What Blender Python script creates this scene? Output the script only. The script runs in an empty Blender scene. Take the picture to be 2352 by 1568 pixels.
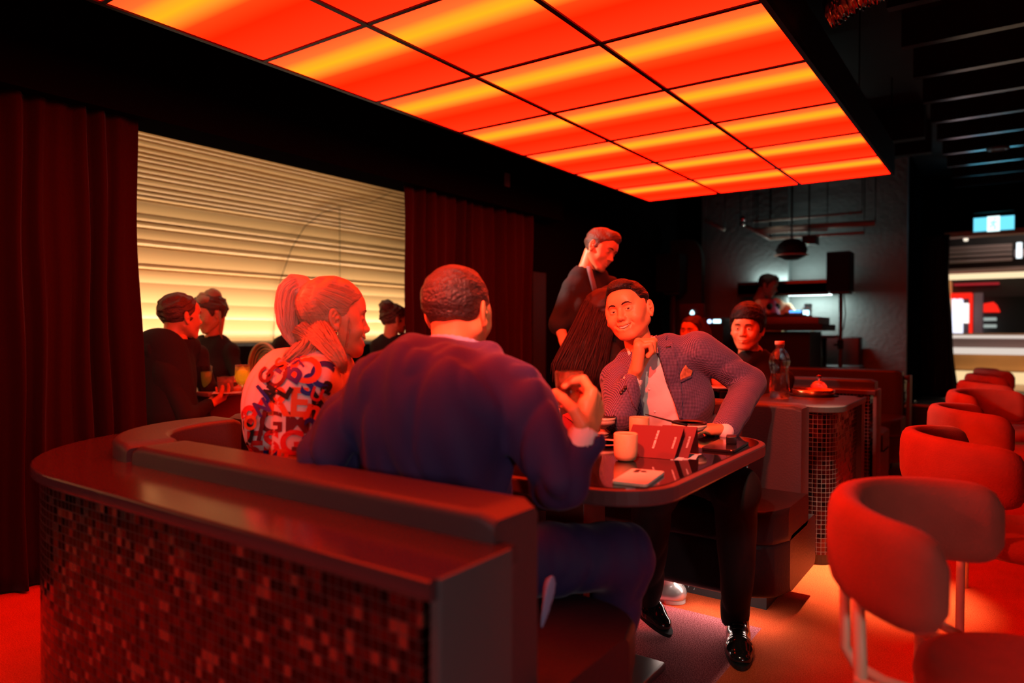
import bpy, bmesh, math, random
import numpy as np
from mathutils import Vector, Matrix
from mathutils.bvhtree import BVHTree
random.seed(7); np.random.seed(7)
S = bpy.context.scene
COL = S.collection

# ------------------------------------------------------------------ camera, world, exposure
YAW, PITCH, ROLL, FPX = math.radians(35.3157), math.radians(-0.848), math.radians(0.159), 1615.9
CAM = np.array([0.0, 0.0, 1.10])
cd = bpy.data.cameras.new('camera'); cam = bpy.data.objects.new('camera', cd); COL.objects.link(cam)
cd.sensor_width = 36.0; cd.lens = FPX/2352*36.0; cd.clip_start = 0.05; cd.clip_end = 60
_cr = Matrix.Rotation(YAW, 4, 'Z') @ Matrix.Rotation(math.pi/2+PITCH, 4, 'X') @ Matrix.Rotation(ROLL, 4, 'Z')
cam.matrix_world = Matrix.Translation(Vector(CAM)) @ _cr
cd.dof.use_dof = True; cd.dof.focus_distance = 2.62; cd.dof.aperture_fstop = 1.5
S.camera = cam
_R = np.array(_cr.to_3x3()); RV, UV_, FV = _R[:, 0], _R[:, 1], -_R[:, 2]
w = bpy.data.worlds.new('world'); S.world = w; w.use_nodes = True
w.node_tree.nodes['Background'].inputs[0].default_value = (0.5, 0.35, 0.35, 1)
w.node_tree.nodes['Background'].inputs[1].default_value = 0.0005
S.view_settings.view_transform = 'Standard'; S.view_settings.look = 'None'
S.view_settings.exposure = 0.0; S.view_settings.gamma = 1.0; S.view_settings.use_curve_mapping = False
S.cycles.use_denoising = True; S.cycles.sample_clamp_indirect = 4.0; S.cycles.caustics_refractive = False; S.cycles.caustics_reflective = False
S.cycles.max_bounces = 8; S.cycles.diffuse_bounces = 2

def ray(px, py):
    return FV + (px-1176)/FPX*RV - (py-784)/FPX*UV_
def W(px, py, d): return CAM + ray(px, py)*d                       # measured direction and distance -> place in the room
def Wx(px, py, x): v = ray(px, py); return CAM + v*((x-CAM[0])/v[0])
def Wy(px, py, y): v = ray(px, py); return CAM + v*((y-CAM[1])/v[1])
def Wz(px, py, z): v = ray(px, py); return CAM + v*((z-CAM[2])/v[2])

def lamp(name, kind, loc, target, energy, color, **kw):
    l = bpy.data.lights.new(name, kind); l.energy = energy; l.color = color
    for k, v in kw.items(): setattr(l, k, v)
    o = bpy.data.objects.new(name, l); COL.objects.link(o); o.location = loc
    dv = Vector(target)-Vector(loc); o.rotation_euler = dv.to_track_quat('-Z', 'Y').to_euler()
    return o
# spotlights of the room plus added fill lights, the lit ceiling itself is a mesh lamp further down
lamp('table_spotlight', 'SPOT', (-0.40, 0.60, 2.50), (-1.12, 2.15, 1.00), 76, (1, .74, .52), spot_size=math.radians(42), spot_blend=.35, shadow_soft_size=.025)
lamp('aisle_downlight', 'SPOT', (-0.42, 3.30, 2.78), (-0.60, 3.22, 0), 3000, (1, .74, .50), spot_size=math.radians(25), spot_blend=1.0, shadow_soft_size=.05)
lamp('under_bench_light', 'AREA', (-1.35, 2.69, .128), (-1.35, 2.66, 0), 3.2, (1, .74, .66), shape='RECTANGLE', size=1.3, size_y=.04)
lamp('waiter_spotlight', 'SPOT', (-2.95, 3.0, 2.16), (-1.95, 3.60, 1.50), 100, (1, .82, .68), spot_size=math.radians(34), spot_blend=.4, shadow_soft_size=.03)
lamp('console_fill_light', 'SPOT', (-2.05, 7.75, 2.7), (-2.12, 7.76, 1.3), 9, (1, .78, .55), spot_size=math.radians(34), spot_blend=.5, shadow_soft_size=.04)  # added fill to lift the disc jockey's shoulders
lamp('rear_fill_light', 'SPOT', (-1.2, -2.4, 1.25), (-1.5, .9, .70), 26, (1, .92, .94), spot_size=math.radians(50), spot_blend=.7, shadow_soft_size=.2)  # added neutral fill from behind the camera for upright booth faces
lamp('red_table_spotlight', 'SPOT', (-0.55, -0.05, 2.24), (-1.22, 2.2, 0.98), 520, (1, .030, .010), spot_size=math.radians(34), spot_blend=.6, shadow_soft_size=.05)
lamp('red_spotlight', 'SPOT', (-2.88, 0.50, 2.20), (-1.20, 2.25, 1.02), 380, (1, .035, .012), spot_size=math.radians(52), spot_blend=.6, shadow_soft_size=.04)
lamp('side_fill_light', 'SPOT', (2.3, -0.9, 1.35), (-0.65, 1.0, 0.65), 68, (1, .90, .88), spot_size=math.radians(46), spot_blend=.5, shadow_soft_size=.2)  # added neutral fill for the end panel and chair insides

# ------------------------------------------------------------------ materials
class NT:
    def __init__(s, name):
        s.m = bpy.data.materials.new(name); s.m.use_nodes = True; s.t = s.m.node_tree; s.t.nodes.clear()
        s.out = s.n('ShaderNodeOutputMaterial')
    def n(s, t, **kw):
        x = s.t.nodes.new(t)
        for k, v in kw.items(): setattr(x, k, v)
        return x
    def l(s, a, b): s.t.links.new(a, b)
    def v(s, node, i, val): node.inputs[i].default_value = val
    def math(s, op, a, b=None, c=None):
        x = s.n('ShaderNodeMath', operation=op)
        for i, q in enumerate((a, b, c)):
            if q is None: continue
            if isinstance(q, (int, float)): x.inputs[i].default_value = q
            else: s.l(q, x.inputs[i])
        return x.outputs[0]
MC = {}
def mat(name, col, rough=.5, metal=0, spec=.5, noise=0, nscale=20, bump=0, bscale=60, stretch=(1, 1, 1), coat=0, emit=None, es=1, trans=0, ior=1.45, sheen=0, alpha=None):
    if name in MC: return MC[name]
    t = NT(name); p = t.n('ShaderNodeBsdfPrincipled'); t.l(p.outputs[0], t.out.inputs[0])
    p.inputs['Base Color'].default_value = (*col, 1); p.inputs['Roughness'].default_value = rough; p.inputs['Metallic'].default_value = metal
    p.inputs['Specular IOR Level'].default_value = spec; p.inputs['Coat Weight'].default_value = coat; p.inputs['Coat Roughness'].default_value = .08
    p.inputs['Transmission Weight'].default_value = trans; p.inputs['IOR'].default_value = ior
    if sheen: p.inputs['Sheen Weight'].default_value = sheen; p.inputs['Sheen Roughness'].default_value = .4
    if emit: p.inputs['Emission Color'].default_value = (*emit, 1); p.inputs['Emission Strength'].default_value = es
    tc = t.n('ShaderNodeTexCoord'); mp = t.n('ShaderNodeMapping'); t.l(tc.outputs['Object'], mp.inputs[0]); mp.inputs['Scale'].default_value = stretch
    if noise:
        nz = t.n('ShaderNodeTexNoise'); nz.inputs['Scale'].default_value = nscale; nz.inputs['Detail'].default_value = 4; t.l(mp.outputs[0], nz.inputs['Vector'])
        mx = t.n('ShaderNodeMix', data_type='RGBA'); mx.inputs[6].default_value = (*[c*(1-noise) for c in col], 1); mx.inputs[7].default_value = (*[min(1, c*(1+noise)) for c in col], 1)
        t.l(nz.outputs[0], mx.inputs[0]); t.l(mx.outputs[2], p.inputs['Base Color'])
    if bump:
        nz = t.n('ShaderNodeTexNoise'); nz.inputs['Scale'].default_value = bscale; nz.inputs['Detail'].default_value = 3; t.l(mp.outputs[0], nz.inputs['Vector'])
        b = t.n('ShaderNodeBump'); b.inputs['Strength'].default_value = bump; b.inputs['Distance'].default_value = .01; t.l(nz.outputs[0], b.inputs['Height']); t.l(b.outputs[0], p.inputs['Normal'])
    MC[name] = t.m; return t.m
def emis(name, col, strength=1):
    if name in MC: return MC[name]
    t = NT(name); e = t.n('ShaderNodeEmission'); e.inputs[0].default_value = (*col, 1); e.inputs[1].default_value = strength; t.l(e.outputs[0], t.out.inputs[0]); MC[name] = t.m; return t.m
def glass(name, col=(1, 1, 1), rough=0.0, ior=1.45):
    if name in MC: return MC[name]
    t = NT(name); g = t.n('ShaderNodeBsdfGlass'); g.inputs['Color'].default_value = (*col, 1); g.inputs['Roughness'].default_value = rough; g.inputs['IOR'].default_value = ior
    tr = t.n('ShaderNodeBsdfTransparent'); tr.inputs[0].default_value = (*[.5+.5*c for c in col], 1); mx = t.n('ShaderNodeMixShader'); mx.inputs[0].default_value = .45
    t.l(g.outputs[0], mx.inputs[1]); t.l(tr.outputs[0], mx.inputs[2]); t.l(mx.outputs[0], t.out.inputs[0]); MC[name] = t.m; return t.m

def mosaic_mat(name, cols, tw=.0192, th=.0198, gr=(.05, .03, .03)):
    t = NT(name); p = t.n('ShaderNodeBsdfPrincipled'); t.l(p.outputs[0], t.out.inputs[0])
    uv = t.n('ShaderNodeUVMap'); sp = t.n('ShaderNodeSeparateXYZ'); t.l(uv.outputs[0], sp.inputs[0])
    u = t.math('DIVIDE', sp.outputs[0], tw); v = t.math('DIVIDE', sp.outputs[1], th)
    cu = t.math('FLOOR', u); cv = t.math('FLOOR', v); cb = t.n('ShaderNodeCombineXYZ'); t.l(cu, cb.inputs[0]); t.l(cv, cb.inputs[1])
    wn = t.n('ShaderNodeTexWhiteNoise', noise_dimensions='2D'); t.l(cb.outputs[0], wn.inputs['Vector'])
    fu = t.math('ABSOLUTE', t.math('SUBTRACT', t.math('FRACT', u), .5)); fv = t.math('ABSOLUTE', t.math('SUBTRACT', t.math('FRACT', v), .5))
    g = t.math('GREATER_THAN', t.math('MAXIMUM', fu, fv), .455)
    cr = t.n('ShaderNodeValToRGB'); cr.color_ramp.interpolation = 'CONSTANT'
    el = cr.color_ramp.elements; el[0].color = (*cols[0], 1); el[1].position = 1/len(cols); el[1].color = (*cols[1], 1)
    for i, c in enumerate(cols[2:], 2): e = el.new(i/len(cols)); e.color = (*c, 1)
    t.l(wn.outputs['Value'], cr.inputs[0])
    mx = t.n('ShaderNodeMix', data_type='RGBA'); t.l(g, mx.inputs[0]); t.l(cr.outputs[0], mx.inputs[6]); mx.inputs[7].default_value = (*gr, 1); t.l(mx.outputs[2], p.inputs['Base Color'])
    t.l(t.math('MULTIPLY', t.math('SUBTRACT', 1.0, g), .75), p.inputs['Metallic'])
    t.l(t.math('ADD', t.math('MULTIPLY', g, .45), .16), p.inputs['Roughness'])
    ge = t.n('ShaderNodeNewGeometry'); s1 = t.n('ShaderNodeVectorMath', operation='SUBTRACT'); t.l(wn.outputs['Color'], s1.inputs[0]); s1.inputs[1].default_value = (.5, .5, .5)
    s2 = t.n('ShaderNodeVectorMath', operation='SCALE'); t.l(s1.outputs[0], s2.inputs[0]); s2.inputs['Scale'].default_value = .17
    a = t.n('ShaderNodeVectorMath', operation='ADD'); t.l(ge.outputs['Normal'], a.inputs[0]); t.l(s2.outputs[0], a.inputs[1]); nn = t.n('ShaderNodeVectorMath', operation='NORMALIZE'); t.l(a.outputs[0], nn.inputs[0])
    t.l(nn.outputs[0], p.inputs['Normal']); MC[name] = t.m; return t.m

# ------------------------------------------------------------------ mesh helpers
def mesh_np(name, V, F, m=None, smooth=True, uv=None, mats=None, mi=None):
    me = bpy.data.meshes.new(name); V = np.asarray(V, dtype=np.float32)
    if isinstance(F, np.ndarray) and F.ndim == 2:
        k = F.shape[1]; me.vertices.add(len(V)); me.vertices.foreach_set('co', V.ravel()); me.loops.add(F.size); me.loops.foreach_set('vertex_index', F.astype(np.int32).ravel())
        me.polygons.add(len(F)); me.polygons.foreach_set('loop_start', np.arange(0, F.size, k, dtype=np.int32)); me.polygons.foreach_set('loop_total', np.full(len(F), k, np.int32))
    else:
        me.from_pydata([tuple(v) for v in V], [], [tuple(int(i) for i in f) for f in F])
    if uv is not None:
        ul = me.uv_layers.new(name='UVMap'); ul.data.foreach_set('uv', np.asarray(uv, dtype=np.float32).ravel())
    for q in (mats or ([m] if m else [])): me.materials.append(q)
    if mi is not None: me.polygons.foreach_set('material_index', np.asarray(mi, dtype=np.int32))
    me.update(calc_edges=True); me.validate()
    me.polygons.foreach_set('use_smooth', [smooth]*len(me.polygons)); me.update()
    return me
def link(name, me, parent=None, loc=None, rz=None):
    o = bpy.data.objects.new(name, me); COL.objects.link(o)
    if parent is not None: o.parent = parent
    if loc is not None: o.location = loc
    if rz is not None: o.rotation_euler = (0, 0, rz)
    return o
def thing(name, label, cat, loc=(0, 0, 0), rz=0, group=None):
    o = link(name, None, None, loc, rz); o.empty_display_size = .1; return tag(o, label, cat, group)
def tag(o, label, cat, group=None):
    o['label'] = label; o['category'] = cat
    if group: o['group'] = group
    return o
def struct(o): o['kind'] = 'structure'; return o
class MB:
    "collects shapes into one mesh"
    def __init__(s): s.V = []; s.F = []; s.M = []; s.S = []; s.cur = 0
    def raw(s, V, F, smooth=False):
        b = len(s.V); s.V += [tuple(map(float, v)) for v in V]; s.F += [tuple(int(i)+b for i in f) for f in F]; s.M += [s.cur]*len(F); s.S += [smooth]*len(F); return s
    def box(s, lo, hi, bev=0):
        (a, b, c), (d, e, f) = lo, hi
        if a > d: a, d = d, a
        if b > e: b, e = e, b
        if c > f: c, f = f, c
        if bev <= 0:
            V = [(x, y, z) for x in (a, d) for y in (b, e) for z in (c, f)]
            return s.raw(V, [(0, 1, 3, 2), (4, 6, 7, 5), (0, 4, 5, 1), (2, 3, 7, 6), (0, 2, 6, 4), (1, 5, 7, 3)])
        bm = bmesh.new(); bmesh.ops.create_cube(bm, size=1)
        for v in bm.verts: v.co = Vector((v.co.x*(d-a)+(a+d)/2, v.co.y*(e-b)+(b+e)/2, v.co.z*(f-c)+(c+f)/2))
        bmesh.ops.bevel(bm, geom=list(bm.edges), offset=bev, segments=3, affect='EDGES', profile=.5)
        bm.verts.index_update(); s.raw([v.co for v in bm.verts], [[v.index for v in q.verts] for q in bm.faces], True); bm.free(); return s
    def obox(s, c, ax, half, bev=0):
        "box with centre c, three axes and half sizes"
        t = MB(); t.box((-half[0], -half[1], -half[2]), half, bev); A = np.array([np.asarray(a, float)/np.linalg.norm(a) for a in ax])
        return s.raw(np.array(t.V) @ A + np.asarray(c), t.F, bev > 0)
    def tube(s, pts, r, n=10, cap=True, closed=False):
        P = [np.asarray(p, float) for p in pts]; R = r if hasattr(r, '__len__') else [r]*len(P); V = []; prev = None
        for i, p in enumerate(P):
            if closed: t = P[(i+1) % len(P)]-P[i-1]
            else: t = P[min(i+1, len(P)-1)]-P[max(i-1, 0)]
            t = t/(np.linalg.norm(t)+1e-9)
            if prev is None: a = np.cross(t, (0, 0, 1) if abs(t[2]) < .9 else (1, 0, 0))
            else: a = prev-t*np.dot(prev, t)
            a = a/np.linalg.norm(a); prev = a; b = np.cross(t, a)
            for k in range(n):
                th = 2*math.pi*k/n; V.append(p+(a*math.cos(th)+b*math.sin(th))*R[i])
        F = []; m = len(P)
        for i in range(m if closed else m-1):
            j = (i+1) % m
            for k in range(n): q = (k+1) % n; F.append((i*n+k, i*n+q, j*n+q, j*n+k))
        if cap and not closed: F += [tuple(range(n-1, -1, -1)), tuple(range((m-1)*n, m*n))]
        return s.raw(V, F, True)
    def lathe(s, prof, c=(0, 0, 0), n=32, axis=None):
        "prof = (radius, height) pairs, turned about a vertical axis (or axis) through c"
        V = []
        for r, z in prof:
            for k in range(n): th = 2*math.pi*k/n; V.append((r*math.cos(th), r*math.sin(th), z))
        V = np.array(V)
        if axis is not None:
            q = Vector((0, 0, 1)).rotation_difference(Vector(axis)).to_matrix(); V = V @ np.array(q).T
        F = []
        for i in range(len(prof)-1):
            for k in range(n): q = (k+1) % n; F.append((i*n+k, i*n+q, (i+1)*n+q, (i+1)*n+k))
        if prof[0][0] > 1e-6: F.append(tuple(range(n-1, -1, -1)))
        if prof[-1][0] > 1e-6: F.append(tuple(range((len(prof)-1)*n, len(prof)*n)))
        return s.raw(V+np.asarray(c), F, True)
    def prism(s, poly, z0, z1):
        n = len(poly); return s.raw([(x, y, z0) for x, y in poly]+[(x, y, z1) for x, y in poly], [tuple(range(n-1, -1, -1)), tuple(range(n, 2*n))]+[(i, (i+1) % n, (i+1) % n+n, i+n) for i in range(n)])
    def build(s, name, m, parent=None, loc=None, rz=None, bevel=0):
        mats = m if isinstance(m, (list, tuple)) else [m]
        me = bpy.data.meshes.new(name); me.from_pydata(s.V, [], s.F)
        for q in mats: me.materials.append(q)
        me.polygons.foreach_set('material_index', s.M); me.polygons.foreach_set('use_smooth', s.S); me.update()
        o = link(name, me, parent, loc, rz)
        if any(s.S) and not all(s.S) is None: 
            for p in me.polygons: pass
        if bevel:
            b = o.modifiers.new('b', 'BEVEL'); b.width = bevel; b.segments = 2
        return o
def copy_tree(o, parent=None):
    c = o.copy(); COL.objects.link(c)
    if parent is not None: c.parent = parent
    for ch in [x for x in COL.objects if x.parent == o]: copy_tree(ch, c)
    return c

def compact(V, F):
    used = sorted({i for f in F for i in f}); mp = {j: k for k, j in enumerate(used)}; return [V[j] for j in used], [tuple(mp[i] for i in f) for f in F]
# ------------------------------------------------------------------ signed distance modelling (organic shapes)
def nrm(v): v = np.asarray(v, float); return v/np.linalg.norm(v)
def rotm(x, z):
    "rows = local axes in the world: x right, y forward, z up"
    x = nrm(x); z = nrm(np.asarray(z, float)-x*np.dot(x, z)); y = np.cross(z, x); return np.array([x, y, z])
class SDF:
    def __init__(s, lo, hi, h):
        s.lo = np.array(lo, float); s.h = h; n = np.ceil((np.array(hi)-s.lo)/h).astype(int)+1
        s.n = n; s.ax = [(s.lo[i]+np.arange(n[i])*h).astype(np.float32) for i in range(3)]; s.d = np.full(n, .5, np.float32)
    def _sl(s, lo, hi):
        sl = []
        for i in range(3):
            a = int(max(0, math.floor((lo[i]-s.lo[i])/s.h))); b = int(min(s.n[i], math.ceil((hi[i]-s.lo[i])/s.h)+1))
            if b <= a: return None
            sl.append(slice(a, b))
        return tuple(sl)
    def _grid(s, sl): return np.meshgrid(*[s.ax[i][sl[i]] for i in range(3)], indexing='ij', sparse=True)
    def _op(s, sl, f, k, op):
        d = s.d[sl]
        if op == 'u':
            h = np.clip(.5+.5*(d-f)/k, 0, 1); s.d[sl] = d*(1-h)+f*h-k*h*(1-h)
        elif op == 's':
            h = np.clip(.5-.5*(d+f)/k, 0, 1); s.d[sl] = d*(1-h)-f*h+k*h*(1-h)
        elif op == 'i':
            h = np.clip(.5-.5*(d-f)/k, 0, 1); s.d[sl] = d*(1-h)+f*h+k*h*(1-h)
    def cap(s, a, b, ra, rb=None, k=.01, op='u', flat=None):
        a = np.asarray(a, float); b = np.asarray(b, float); rb = ra if rb is None else rb
        m = max(ra, rb)*(1 if not flat or flat[1] >= 1 else 1/flat[1])+k+2*s.h
        sl = s._sl(np.minimum(a, b)-m, np.maximum(a, b)+m)
        if sl is None: return s
        X, Y, Z = s._grid(sl); P = [X-a[0], Y-a[1], Z-a[2]]; t = b-a
        if flat:
            ax = nrm(flat[0]); dp = (P[0]*ax[0]+P[1]*ax[1]+P[2]*ax[2])*(flat[1]-1); P = [P[i]+dp*ax[i] for i in range(3)]; t = t+ax*np.dot(t, ax)*(flat[1]-1)
        L = np.dot(t, t)+1e-12; u = np.clip((P[0]*t[0]+P[1]*t[1]+P[2]*t[2])/L, 0, 1)
        f = np.sqrt((P[0]-u*t[0])**2+(P[1]-u*t[1])**2+(P[2]-u*t[2])**2)-(ra+(rb-ra)*u)
        s._op(sl, f, k, op); return s
    def chain(s, pts, rs, k=.01, op='u', flat=None):
        for i in range(len(pts)-1): s.cap(pts[i], pts[i+1], rs[i], rs[i+1], k, op, flat)
        return s
    def ell(s, c, r, R=None, k=.01, op='u'):
        c = np.asarray(c, float); m = max(r)+k+2*s.h; sl = s._sl(c-m, c+m)
        if sl is None: return s
        X, Y, Z = s._grid(sl); P = [X-c[0], Y-c[1], Z-c[2]]
        if R is not None: P = [P[0]*R[i][0]+P[1]*R[i][1]+P[2]*R[i][2] for i in range(3)]
        k0 = np.sqrt((P[0]/r[0])**2+(P[1]/r[1])**2+(P[2]/r[2])**2); k1 = np.sqrt((P[0]/r[0]**2)**2+(P[1]/r[1]**2)**2+(P[2]/r[2]**2)**2)+1e-9
        s._op(sl, k0*(k0-1)/k1, k, op); return s
    def box(s, c, hf, rad, R=None, k=.01, op='u'):
        c = np.asarray(c, float); m = float(np.linalg.norm(hf))+rad+k+2*s.h; sl = s._sl(c-m, c+m)
        if sl is None: return s
        X, Y, Z = s._grid(sl); P = [X-c[0], Y-c[1], Z-c[2]]
        if R is not None: P = [P[0]*R[i][0]+P[1]*R[i][1]+P[2]*R[i][2] for i in range(3)]
        Q = [np.abs(P[i])-(hf[i]-rad) for i in range(3)]
        f = np.sqrt(np.maximum(Q[0], 0)**2+np.maximum(Q[1], 0)**2+np.maximum(Q[2], 0)**2)+np.minimum(np.maximum(Q[0], np.maximum(Q[1], Q[2])), 0)-rad
        s._op(sl, f, k, op); return s
    def fn(s, f, op='i', k=.006):
        sl = tuple(slice(0, n) for n in s.n); X, Y, Z = s._grid(sl); s._op(sl, f(X, Y, Z).astype(np.float32), k, op); return s
    def disp(s, f):
        sl = tuple(slice(0, n) for n in s.n); X, Y, Z = s._grid(sl); s.d = s.d+f(X, Y, Z).astype(np.float32); return s
    def mesh(s):
        d = s.d; d = np.pad(d, 1, constant_values=.5); lo = s.lo-s.h; neg = d < 0
        nx, ny, nz = d.shape; c = np.zeros((nx-1, ny-1, nz-1), np.int8)
        for i in (0, 1):
            for j in (0, 1):
                for k in (0, 1): c += neg[i:nx-1+i, j:ny-1+j, k:nz-1+k]
        act = (c > 0) & (c < 8); ids = np.full(act.shape, -1, np.int64); I = np.argwhere(act); ids[act] = np.arange(len(I))
        acc = np.zeros((len(I), 3)); cnt = np.zeros(len(I)); cor = [(i, j, k) for i in (0, 1) for j in (0, 1) for k in (0, 1)]
        vals = {q: d[I[:, 0]+q[0], I[:, 1]+q[1], I[:, 2]+q[2]] for q in cor}
        for q in cor:
            for ax in range(3):
                if q[ax]: continue
                q2 = list(q); q2[ax] = 1; q2 = tuple(q2); a, b = vals[q], vals[q2]; m = (a < 0) != (b < 0)
                t = np.where(m, a/(a-b+1e-12), 0); pt = np.tile(np.array(q, float), (len(I), 1)); pt[:, ax] = t
                acc += pt*m[:, None]; cnt += m
        V = (I+acc/np.maximum(cnt, 1)[:, None])*s.h+lo
        F = []
        for ax in range(3):
            o1, o2 = [(1, 2), (2, 0), (0, 1)][ax]
            sa = [slice(0, None)]*3; sb = [slice(0, None)]*3; sa[ax] = slice(0, -1); sb[ax] = slice(1, None)
            A = neg[tuple(sa)]; B = neg[tuple(sb)]; m = A != B; J = np.argwhere(m)
            ok = (J[:, o1] > 0) & (J[:, o2] > 0) & (J[:, o1] < ids.shape[o1]) & (J[:, o2] < ids.shape[o2]) & (J[:, ax] < ids.shape[ax]); J = J[ok]
            def g(a, b): K = J.copy(); K[:, o1] -= a; K[:, o2] -= b; return ids[K[:, 0], K[:, 1], K[:, 2]]
            q = np.stack([g(1, 1), g(0, 1), g(0, 0), g(1, 0)], 1); fl = ~A[J[:, 0], J[:, 1], J[:, 2]]
            q[fl] = q[fl][:, ::-1]; q = q[(q >= 0).all(1)]; F.append(q)
        return V, np.concatenate(F)
def relax(V, F, it=2):
    E = np.concatenate([F[:, [0, 1]], F[:, [1, 2]], F[:, [2, 3]], F[:, [3, 0]]])
    for _ in range(it):
        A = np.zeros_like(V); c = np.zeros(len(V)); np.add.at(A, E[:, 0], V[E[:, 1]]); np.add.at(A, E[:, 1], V[E[:, 0]]); np.add.at(c, E[:, 0], 1); np.add.at(c, E[:, 1], 1)
        V = V*.5+.5*A/np.maximum(c, 1)[:, None]
    return V
def join(parts):
    V = []; F = []; b = 0
    for v, f in parts: V.append(v); F.append(f+b); b += len(v)
    return np.concatenate(V), np.concatenate(F)
# ------------------------------------------------------------------ ceiling light: a grid of lit orange panels
LX0, LY0, LW, LL, LZ = -2.742, 1.2515, .6662, .6858, 2.30
def panel_mat():
    t = NT('lit_orange_diffuser'); e = t.n('ShaderNodeEmission'); t.l(e.outputs[0], t.out.inputs[0]); tc = t.n('ShaderNodeTexCoord'); sp = t.n('ShaderNodeSeparateXYZ'); t.l(tc.outputs['Object'], sp.inputs[0])
    f = t.math('ADD', t.math('DIVIDE', sp.outputs[1], LL), .5)
    cr = t.n('ShaderNodeValToRGB'); el = cr.color_ramp.elements; st = [(0, (1, .0175, .0035)), (.13, (1, .028, .0045)), (.21, (1, .066, .003)), (.28, (1, .080, .002)), (.35, (1, .052, .0035)), (.45, (1, .010, .001)), (.62, (1, .0032, .0002)), (1, (1, .0070, .0012))]
    el[0].position = 0; el[0].color = (*st[0][1], 1); el[1].position = 1; el[1].color = (*st[-1][1], 1)
    for p, c in st[1:-1]: q = el.new(p); q.color = (*c, 1)
    t.l(f, cr.inputs[0])
    # fine vertical ribbing of the diffuser sheet
    wv = t.math('ADD', t.math('MULTIPLY', t.math('SINE', t.math('MULTIPLY', sp.outputs[0], 900)), .035), 1.0)
    # fixtures run a little weaker towards the cell's ends
    t.l(cr.outputs[0], e.inputs[0]); t.l(t.math('MULTIPLY', wv, PANEL), e.inputs[1]); return t.m
PANEL = 6.2
PM = panel_mat(); BLK = mat('black_metal', (.005, .005, .005), .5, spec=.25)
cl = thing('ceiling_light', 'large grid of glowing orange and yellow panels hung from the ceiling', 'ceiling light', (LX0+1.5*LW, LY0+3.5*LL, LZ))
def into(o, par):
    o.parent = par; o.location = Vector(o.location)-Vector(par.location); return o
J0, J1 = -2, 7
fr = MB()
for i in range(4):
    x = LX0+i*LW; fr.box((x-.011, LY0+J0*LL, LZ-.004), (x+.011, LY0+J1*LL, LZ+.06))
for j in range(J0, J1+1):
    y = LY0+j*LL; fr.box((LX0, y-.009, LZ-.003), (LX0+3*LW, y+.009, LZ+.06))
fr.box((LX0-.012, LY0+J0*LL, LZ+.03), (LX0-.002, LY0+J1*LL, LZ+.22)); fr.box((LX0+3*LW+.002, LY0+J0*LL, LZ+.03), (LX0+3*LW+.012, LY0+J1*LL, LZ+.22))
fr.box((LX0, LY0+J1*LL+.002, LZ+.03), (LX0+3*LW, LY0+J1*LL+.012, LZ+.22)); fr.box((LX0, LY0+J0*LL, LZ+.18), (LX0+3*LW, LY0+J1*LL, LZ+.2))
into(fr.build('frame', BLK), cl)
pm = MB().box((-LW/2+.008, -LL/2+.007, 0), (LW/2-.008, LL/2-.007, .006)); p0 = None
for j in range(J0, J1):
    for i in range(3):
        if p0 is None: o = p0 = pm.build('panel', PM)
        else: o = p0.copy(); COL.objects.link(o)
        o.parent = cl; o.location = Vector((LX0+(i+.5)*LW, LY0+(j+.5)*LL, LZ+.004))-Vector(cl.location)
for i in range(4):
    for j in range(J0+1, J1+1, 2): into(MB().tube([(LX0+i*LW, LY0+j*LL-.1, LZ+.2), (LX0+i*LW, LY0+j*LL-.1, 3.0)], .004, 6).build('hanger', BLK), cl)

# ------------------------------------------------------------------ room shell
def floor_mat():
    t = NT('carpet'); p = t.n('ShaderNodeBsdfPrincipled'); t.l(p.outputs[0], t.out.inputs[0]); p.inputs['Roughness'].default_value = .95; p.inputs['Specular IOR Level'].default_value = .1
    tc = t.n('ShaderNodeTexCoord'); sp = t.n('ShaderNodeSeparateXYZ'); t.l(tc.outputs['Object'], sp.inputs[0])
    nz = t.n('ShaderNodeTexNoise'); nz.inputs['Scale'].default_value = 240; nz.inputs['Detail'].default_value = 3; t.l(tc.outputs['Object'], nz.inputs['Vector'])
    n2 = t.n('ShaderNodeTexNoise'); n2.inputs['Scale'].default_value = 9; n2.inputs['Detail'].default_value = 5; t.l(tc.outputs['Object'], n2.inputs['Vector'])
    def ramp(src, a, b, p0=.35, p1=.65):
        r = t.n('ShaderNodeValToRGB'); r.color_ramp.elements[0].position = p0; r.color_ramp.elements[1].position = p1; r.color_ramp.elements[0].color = (*a, 1); r.color_ramp.elements[1].color = (*b, 1); t.l(src, r.inputs[0]); return r.outputs[0]
    o = ramp(nz.outputs[0], (.50, .052, .010), (.74, .13, .04)); q = ramp(nz.outputs[0], (.22, .035, .045), (.80, .25, .27), .38, .66)
    # the plum carpet lies inside the booth
    inx = t.math('MULTIPLY', t.math('LESS_THAN', sp.outputs[0], -.742), t.math('GREATER_THAN', sp.outputs[0], -2.45)); y0 = t.math('GREATER_THAN', sp.outputs[1], 1.0); y1 = t.math('LESS_THAN', sp.outputs[1], 2.655); m = t.math('MULTIPLY', t.math('MULTIPLY', inx, y0), y1)
    mx = t.n('ShaderNodeMix', data_type='RGBA'); t.l(m, mx.inputs[0]); t.l(o, mx.inputs[6]); t.l(q, mx.inputs[7])
    # soft wear
    m2 = t.n('ShaderNodeMix', data_type='RGBA', blend_type='MULTIPLY'); m2.inputs[0].default_value = .2; t.l(mx.outputs[2], m2.inputs[6]); t.l(ramp(n2.outputs[0], (.55, .5, .5), (1, 1, 1)), m2.inputs[7]); t.l(m2.outputs[2], p.inputs['Base Color'])
    b = t.n('ShaderNodeBump'); b.inputs['Strength'].default_value = .5; b.inputs['Distance'].default_value = .004; t.l(nz.outputs[0], b.inputs['Height']); t.l(b.outputs[0], p.inputs['Normal']); return t.m
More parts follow.
